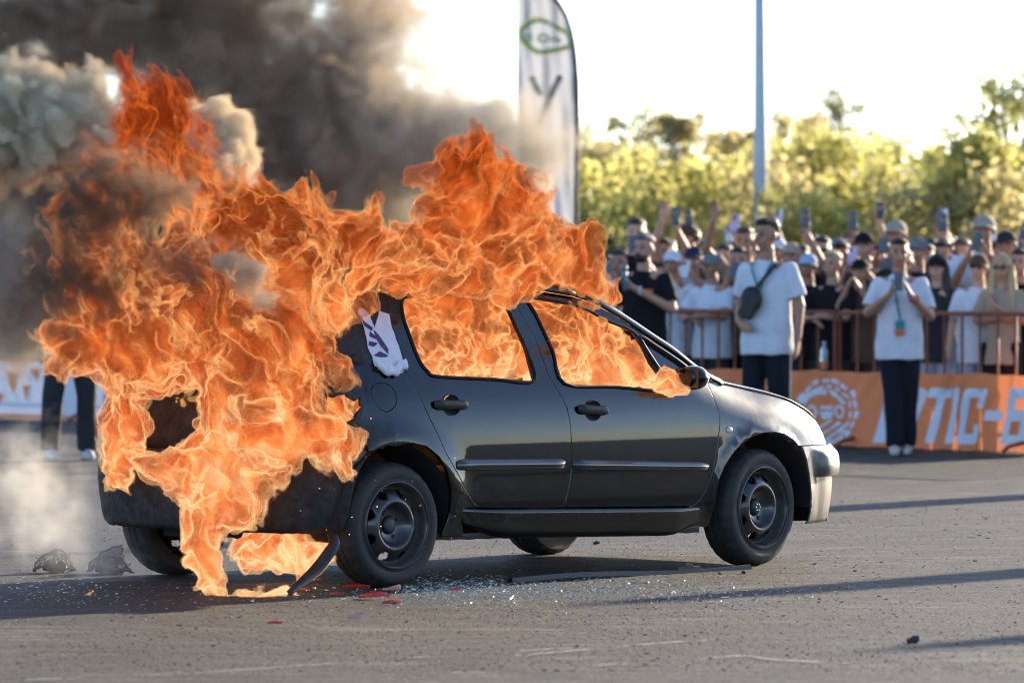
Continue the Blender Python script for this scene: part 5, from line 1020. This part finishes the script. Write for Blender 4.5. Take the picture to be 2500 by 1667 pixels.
def volume_obj(name, blobs, lo, hi, cell, vox, field, material, blend=.25, matrix=None):
    lo = np.array(lo, float); hi = np.array(hi, float); dim = np.maximum(2, np.ceil((hi-lo)/cell).astype(int)+1)
    ax = [np.linspace(lo[i], hi[i], dim[i]) for i in range(3)]; Z, Y, X = np.meshgrid(ax[2], ax[1], ax[0], indexing='ij'); S = np.full(X.shape, -1.0)
    for x, y, z, rx, ry, rz, w in blobs:
        d = np.sqrt(((X-x)/rx)**2+((Y-y)/ry)**2+((Z-z)/rz)**2)
        if w < 0: S = S+w*2*np.clip(1-d, 0, 1); continue
        val = w*(1-d); h = np.clip(.5+.5*(val-S)/blend, 0, 1); S = S*(1-h)+val*h+blend*h*(1-h)
    S = np.clip(S, -1, 1.5); me = bpy.data.meshes.new(name); co = np.stack([X.ravel(), Y.ravel(), Z.ravel()], 1); me.vertices.add(len(co)); me.vertices.foreach_set('co', co.ravel().astype(np.float32))
    a = me.attributes.new('shape', 'FLOAT', 'POINT'); a.data.foreach_set('value', S.ravel().astype(np.float32)); o = bpy.data.objects.new(name, me); COL.objects.link(o); me.materials.append(material)
    t = bpy.data.node_groups.new(name, 'GeometryNodeTree'); g = NT(t); t.interface.new_socket('Geometry', in_out='INPUT', socket_type='NodeSocketGeometry'); t.interface.new_socket('Geometry', in_out='OUTPUT', socket_type='NodeSocketGeometry')
    gi = t.nodes.new('NodeGroupInput'); go = t.nodes.new('NodeGroupOutput'); p = g.n('GeometryNodeInputPosition')
    val = field(g, p, lambda q: coarse(g, gi.outputs[0], q, lo, hi, dim)); vd = np.ceil((hi-lo)/vox).astype(int)
    vc = g.n('GeometryNodeVolumeCube', {'Min': tuple(lo), 'Max': tuple(hi), 'Resolution X': int(vd[0]), 'Resolution Y': int(vd[1]), 'Resolution Z': int(vd[2]), 'Density': val, 'Background': 0.0})
    t.links.new(g.n('GeometryNodeSetMaterial', {'Geometry': vc, 'Material': material}), go.inputs[0]); o.modifiers.new('volume', 'NODES').node_group = t
    if matrix is not None: o.matrix_world = matrix
    return tag(o, kind='stuff')
def fire_mat(name, sig, gain, cool=0.0, z0=1.3):
    "density grid: below 0.25 the thin hot rim of a flame, then from hottest (0.25) to sooty (1)"
    m = bpy.data.materials.new(name); m.use_nodes = True; t = m.node_tree; t.nodes.clear(); s = NT(t); out = t.nodes.new('ShaderNodeOutputMaterial')
    d = s.n('ShaderNodeAttribute', out=2, attribute_name='density'); h = d
    if cool:
        z = s.n('ShaderNodeSeparateXYZ', [s.n('ShaderNodeNewGeometry', out=0)], out=None).outputs[2]; h = s.m('MAXIMUM', s.m('MULTIPLY_ADD', s.m('SUBTRACT', z, z0), cool, d), s.m('MINIMUM', d, .265))
    col = s.ramp(h, [(0, (.80, .15, .020)), (.15, (.92, .21, .030)), (.215, (1.02, .36, .07)), (.265, (1.3, .95, .52)), (.34, (1.2, .64, .21)), (.42, (1.06, .33, .062)), (.52, (.95, .175, .022)), (.62, (.74, .096, .010)), (.72, (.43, .045, .005)), (.83, (.15, .015, .002))])
    a = s.m('MULTIPLY', d, 4.2, clamp=True); sg = s.m('MULTIPLY', s.m('MULTIPLY', a, a), sig)
    em = s.n('ShaderNodeEmission', [col, s.m('MULTIPLY', sg, gain/EXPO)]); ab = s.n('ShaderNodeVolumeAbsorption', [(0, 0, 0, 1), sg]); t.links.new(s.n('ShaderNodeAddShader', [em, ab]), out.inputs['Volume']); return m
def fire_field(scale=1.0, bias=0.0, stretch=.42, wamp=1.0, gaps=0.0, tilt=0.0, zc=1.3, trim=-.12):
    "sheets of flame drawn out along the flow; gaps: how far they tear apart with height"
    def f(g, p, S):
        w1 = g.v('SCALE', g.v('SUBTRACT', g.noise(p, 2.6*scale, 2, .55, color=True), (.5,)*3), .44*wamp/scale); p1 = g.v('ADD', p, w1)
        w2 = g.v('SCALE', g.v('SUBTRACT', g.noise(p1, 9*scale, 1, .5, color=True), (.5,)*3), .11*wamp/scale); q = g.v('ADD', p1, w2)
        r_ = g.n('ShaderNodeVectorRotate', {'Vector': q, 'Center': (0, 0, 1.0), 'Axis': (0, 1, 0), 'Angle': tilt}, rotation_type='AXIS_ANGLE') if tilt else q
        qs = g.v('MULTIPLY', r_, (1, 1, stretch)); s = S(q)
        n = g.noise(qs, 6.0*scale, 3, .58); n2 = g.noise(g.v('ADD', qs, (7.3, 1.1, 4.2)), 7.5*scale, 3, .55)
        def ridge(sc_, k, o):
            r = g.m('SUBTRACT', 1.0, g.m('ABSOLUTE', g.m('MULTIPLY_ADD', g.noise(g.v('ADD', qs, o), sc_*scale, 1, .5, .3), 2*k, -k))); r = g.m('MAXIMUM', r, 0.0); return g.m('POWER', r, 1.6)
        z = g.n('ShaderNodeSeparateXYZ', [p], out=None).outputs[2]; hi = g.m('MULTIPLY', g.m('SUBTRACT', z, zc), 1/1.1, clamp=True)
        amp = g.m('MULTIPLY_ADD', hi, 2.6*gaps, 2.4); thr = g.m('MULTIPLY_ADD', hi, .06*gaps, .44)
        body = g.m('MULTIPLY_ADD', s, 1.6, g.m('MULTIPLY_ADD', g.m('SUBTRACT', n, thr), amp, trim))
        op = g.m('MULTIPLY_ADD', body, g.m('MULTIPLY_ADD', hi, -4.5*gaps, 6.5), .3, clamp=True)
        heat = g.m('MULTIPLY_ADD', g.m('SUBTRACT', n2, .5), 1.5, g.m('MULTIPLY_ADD', s, .66, .04+bias)); heat = g.m('ADD', heat, g.m('MULTIPLY_ADD', ridge(7, 4.5, (1.7, 0, 0)), .30, g.m('MULTIPLY', ridge(14, 4.0, (0, 3.1, 0)), .24)))
        return g.m('MULTIPLY', op, g.m('MULTIPLY_ADD', g.m('MAXIMUM', g.m('MINIMUM', heat, 1.0), 0.0), -.75, 1.0))
    return f
M_FIRE = fire_mat('flame', 17, 1.06, .30, 1.18); M_FIRE_IN = fire_mat('cabin_flame', 26, 1.08, .9, 1.15)
FIRE_A = P3([(540, 960, 25.3, 240, 150, .35, 1.3), (655, 850, 25.45, 165, 145, .4, 1.25), (430, 790, 25.4, 215, 110, .4, .9), (280, 795, 25.3, 160, 85, .3, .8), (175, 770, 25.3, 80, 45, .2, .65), (380, 650, 25.4, 230, 120, .4, .75), (310, 560, 25.4, 130, 110, .35, .42), (560, 560, 25.5, 190, 120, .4, .85),
 (360, 465, 25.4, 120, 110, .3, .42), (375, 335, 25.4, 115, 105, .3, .75), (275, 225, 25.4, 26, 60, .12, .4), (705, 700, 25.6, 110, 120, .4, .95), (500, 1050, 25.05, 210, 70, .3, 1.35), (285, 1000, 25.6, 40, 130, .2, .75), (470, 1140, 24.95, 95, 60, .2, .8), (480, 1210, 24.9, 45, 70, .13, .7), (490, 1280, 24.88, 30, 60, .1, .6), (705, 1010, 25.05, 110, 55, .18, .8),
 (640, 1262, 25.7, 105, 38, .35, .95), (590, 1347, 24.75, 95, 13, .12, .7), (725, 1290, 25.2, 45, 40, .12, .6), (480, 1338, 24.8, 45, 24, .1, .65), (285, 1350, 25.0, 30, 7, .06, .45), (175, 1360, 24.9, 30, 5, .05, .45), (385, 965, 25.1, 125, 110, .6, -1.4), (295, 530, 25.3, 170, 130, .6, -.30), (430, 640, 25.3, 120, 70, .5, -.10)])
FIRE_B = P3([(780, 590, 26.2, 120, 105, .33, .7), (720, 500, 26.0, 55, 65, .2, .45), (900, 615, 26.3, 160, 60, .4, .9), (1080, 595, 26.5, 220, 80, .42, .9), (1120, 480, 26.6, 145, 125, .33, .75), (1070, 365, 26.6, 80, 60, .2, .45), (1240, 600, 26.7, 125, 85, .33, .85), (1310, 645, 26.8, 80, 55, .2, .8), (1375, 695, 26.9, 40, 28, .1, .65), (1000, 648, 26.2, 260, 30, .4, .9), (850, 642, 25.4, 75, 38, .16, .85), (950, 650, 25.58, 90, 34, .15, .85), (1075, 648, 25.8, 90, 32, .15, .8), (1180, 645, 26.0, 70, 26, .12, .6), (790, 690, 25.25, 35, 60, .12, .5)])
FIRE_C = [(-2.0, .30, 1.15, .48, .40, .28, 1.1), (-1.2, .32, 1.12, .48, .38, .26, 1.1), (-.86, .42, 1.0, .22, .3, .13, .95), (-.74, .84, .96, .11, .07, .055, .95), (-2.02, .60, 1.39, .34, .10, .07, .75), (-2.1, -.3, 1.1, .35, .3, .25, .8), (-1.1, -.3, 1.1, .35, .3, .22, .8)]
FIRE_C = [(x, -y, z, rx, ry, rz, w) for x, y, z, rx, ry, rz, w in FIRE_C]
fa = volume_obj('flame', FIRE_A, (-2.45, 24.5, .0), (-.55, 26.35, 2.75), .055, .0095, fire_field(1.15, .0, .42, 1.0, .8, .35), M_FIRE)
fb = volume_obj('flame', FIRE_B, (-1.15, 25.1, 1.18), (.75, 27.4, 2.5), .055, .0100, fire_field(1.15, .16, .45, 1.0, .5, -.3, 1.6, -.30), M_FIRE)
fc = volume_obj('flame', FIRE_C, (-2.42, -.93, .86), (-.58, .65, 1.47), .05, .0105, fire_field(1.0, .17, .8, .6, trim=0.0), M_FIRE_IN, matrix=Matrix.LocRotScale(Vector((CAR_X, CAR_Y, 0)), Euler((0, 0, CAR_YAW)), None))
def smoke_mat(name, alb, dens, aniso=.2, absorb=None):
    m = bpy.data.materials.new(name); m.use_nodes = True; t = m.node_tree; t.nodes.clear(); s = NT(t); out = t.nodes.new('ShaderNodeOutputMaterial')
    d = s.n('ShaderNodeAttribute', out=2, attribute_name='density'); pv = s.n('ShaderNodeVolumePrincipled', {}, out=None)
    pv.inputs['Color'].default_value = c4(alb); pv.inputs['Anisotropy'].default_value = aniso; pv.inputs['Density Attribute'].default_value = ''
    if absorb: pv.inputs['Absorption Color'].default_value = c4(absorb)
    t.links.new(s.m('MULTIPLY', d, dens), pv.inputs['Density']); t.links.new(pv.outputs[0], out.inputs['Volume']); return m
def smoke_field(scale, amp, bias, gain, wamp=1.0, edge=3.0, power=1.0, billow=0.0):
    def f(g, p, S):
        w1 = g.v('SCALE', g.v('SUBTRACT', g.noise(p, 1.7*scale, 2, color=True), (.5,)*3), .5*wamp/scale); p1 = g.v('ADD', p, w1)
        w2 = g.v('SCALE', g.v('SUBTRACT', g.noise(p1, 6*scale, 2, color=True), (.5,)*3), .2*wamp/scale); q = g.v('ADD', p1, w2); s = S(q); n = g.noise(q, 4.2*scale, 5, .62)
        T = g.m('MULTIPLY_ADD', g.m('SUBTRACT', n, .5), 2.4*amp, g.m('MULTIPLY_ADD', s, edge, bias))
        if billow:      # rounded lobes with sharp creases
            b1 = g.m('ABSOLUTE', g.m('MULTIPLY_ADD', g.noise(p1, 4.0*scale, 0), 2.0, -1.0)); b2 = g.m('ABSOLUTE', g.m('MULTIPLY_ADD', g.noise(p1, 9.0*scale, 1), 2.0, -1.0)); T = g.m('ADD', T, g.m('MULTIPLY', g.m('SUBTRACT', g.m('MULTIPLY_ADD', b2, .6, b1), .32), billow))
        return g.m('MULTIPLY', g.m('POWER', g.m('MAXIMUM', g.m('MINIMUM', T, 1.0), 0.0), power), gain)
    return f
M_DARK = smoke_mat('dark_smoke', (.58, .46, .34), 12.0, .1); M_PALE = smoke_mat('pale_smoke', (.98, .79, .54), 26.0, -.2); M_THIN = smoke_mat('thin_smoke', (.66, .59, .49), 8.0, .0)
DARK = P3([(430, 90, 27.6, 420, 150, .5, 1.0), (150, 50, 27.5, 300, 130, .45, 1.0), (620, 230, 27.7, 230, 200, .5, .6), (100, 430, 27.4, 220, 110, .45, .9), (60, 250, 27.6, 240, 160, .4, .7), (480, 380, 27.6, 320, 200, .45, .85), (230, 560, 27.4, 230, 180, .4, .7), (620, 450, 27.8, 200, 160, .5, .5), (430, -120, 27.6, 520, 200, .6, 1.0), (-200, 100, 27.5, 300, 250, .5, .9), (250, -350, 27.7, 700, 250, .8, .9), (30, 640, 27.3, 140, 110, .35, .4), (-150, 480, 27.5, 250, 150, .4, .8)])
PALE = P3([(120, 295, 25.2, 150, 115, .33, .95), (60, 215, 25.25, 120, 80, .3, .8), (-60, 300, 25.2, 140, 150, .3, .8), (205, 245, 25.2, 55, 95, .22, .75), (90, 350, 25.2, 130, 60, .25, .8), (515, 345, 25.5, 72, 105, .24, 1.0), (460, 290, 25.5, 70, 55, .2, .75), (530, 605, 24.95, 48, 30, .12, .9), (545, 648, 24.92, 34, 26, .09, .9), (615, 690, 24.98, 34, 32, .1, .7), (578, 612, 24.95, 26, 32, .08, .85)])
THIN = P3([(780, 260, 27.8, 220, 220, .6, .9), (950, 330, 27.8, 230, 150, .5, .95), (1150, 330, 27.8, 160, 130, .4, .95), (1235, 420, 27.8, 80, 120, .3, .9), (1050, 250, 27.8, 200, 70, .4, .7), (830, 470, 27.8, 220, 140, .5, .9), (880, 110, 27.8, 130, 200, .5, .5), (40, 650, 26.6, 170, 170, .35, .85), (40, 760, 26.6, 150, 90, .3, .6)])
M_SOOT = smoke_mat('soot', (.28, .20, .14), 15.0, .1)
SOOT = P3([(225, 490, 24.75, 160, 120, .18, .85), (330, 440, 24.75, 120, 75, .16, .7), (140, 640, 24.75, 110, 140, .18, .7), (420, 610, 24.75, 100, 65, .12, .5), (250, 620, 24.75, 110, 60, .12, .5)])
ss = volume_obj('smoke', SOOT, (-2.7, 24.45, 1.2), (-1.2, 25.05, 2.4), .05, .022, smoke_field(2.2, 2.6, .0, 1.0, 1.2, 1.7, 1.4), M_SOOT)
sa = volume_obj('smoke', DARK, (-4.4, 26.6, 1.0), (-.3, 28.7, 4.6), .10, .032, smoke_field(1.3, 1.9, .10, 1.0, 1.2, 1.7, 1.3, 1.6), M_DARK)
sb = volume_obj('smoke', PALE, (-3.0, 24.6, 1.25), (-1.05, 26.0, 2.85), .06, .013, smoke_field(1.7, .25, .0, 1.0, .6, 4.5, 1.0, 3.2), M_PALE)
M_STEAM = smoke_mat('ground_steam', (.93, .90, .86), 1.7, .2)
STEAM = P3([(150, 1200, 26.1, 120, 120, .3, .6), (240, 1290, 25.9, 100, 60, .3, .8), (70, 1120, 26.2, 90, 130, .3, .5)])
st_ = volume_obj('smoke', STEAM, (-2.9, 25.4, .03), (-1.35, 26.7, 1.15), .08, .03, smoke_field(1.6, 1.8, .05, 1.0, 1.2, 1.8, 1.2), M_STEAM)
sd = volume_obj('smoke', THIN, (-3.2, 25.9, .9), (.5, 28.7, 3.1), .09, .032, smoke_field(1.5, 1.9, .05, 1.0, 1.2, 2.0, 1.2), M_THIN)
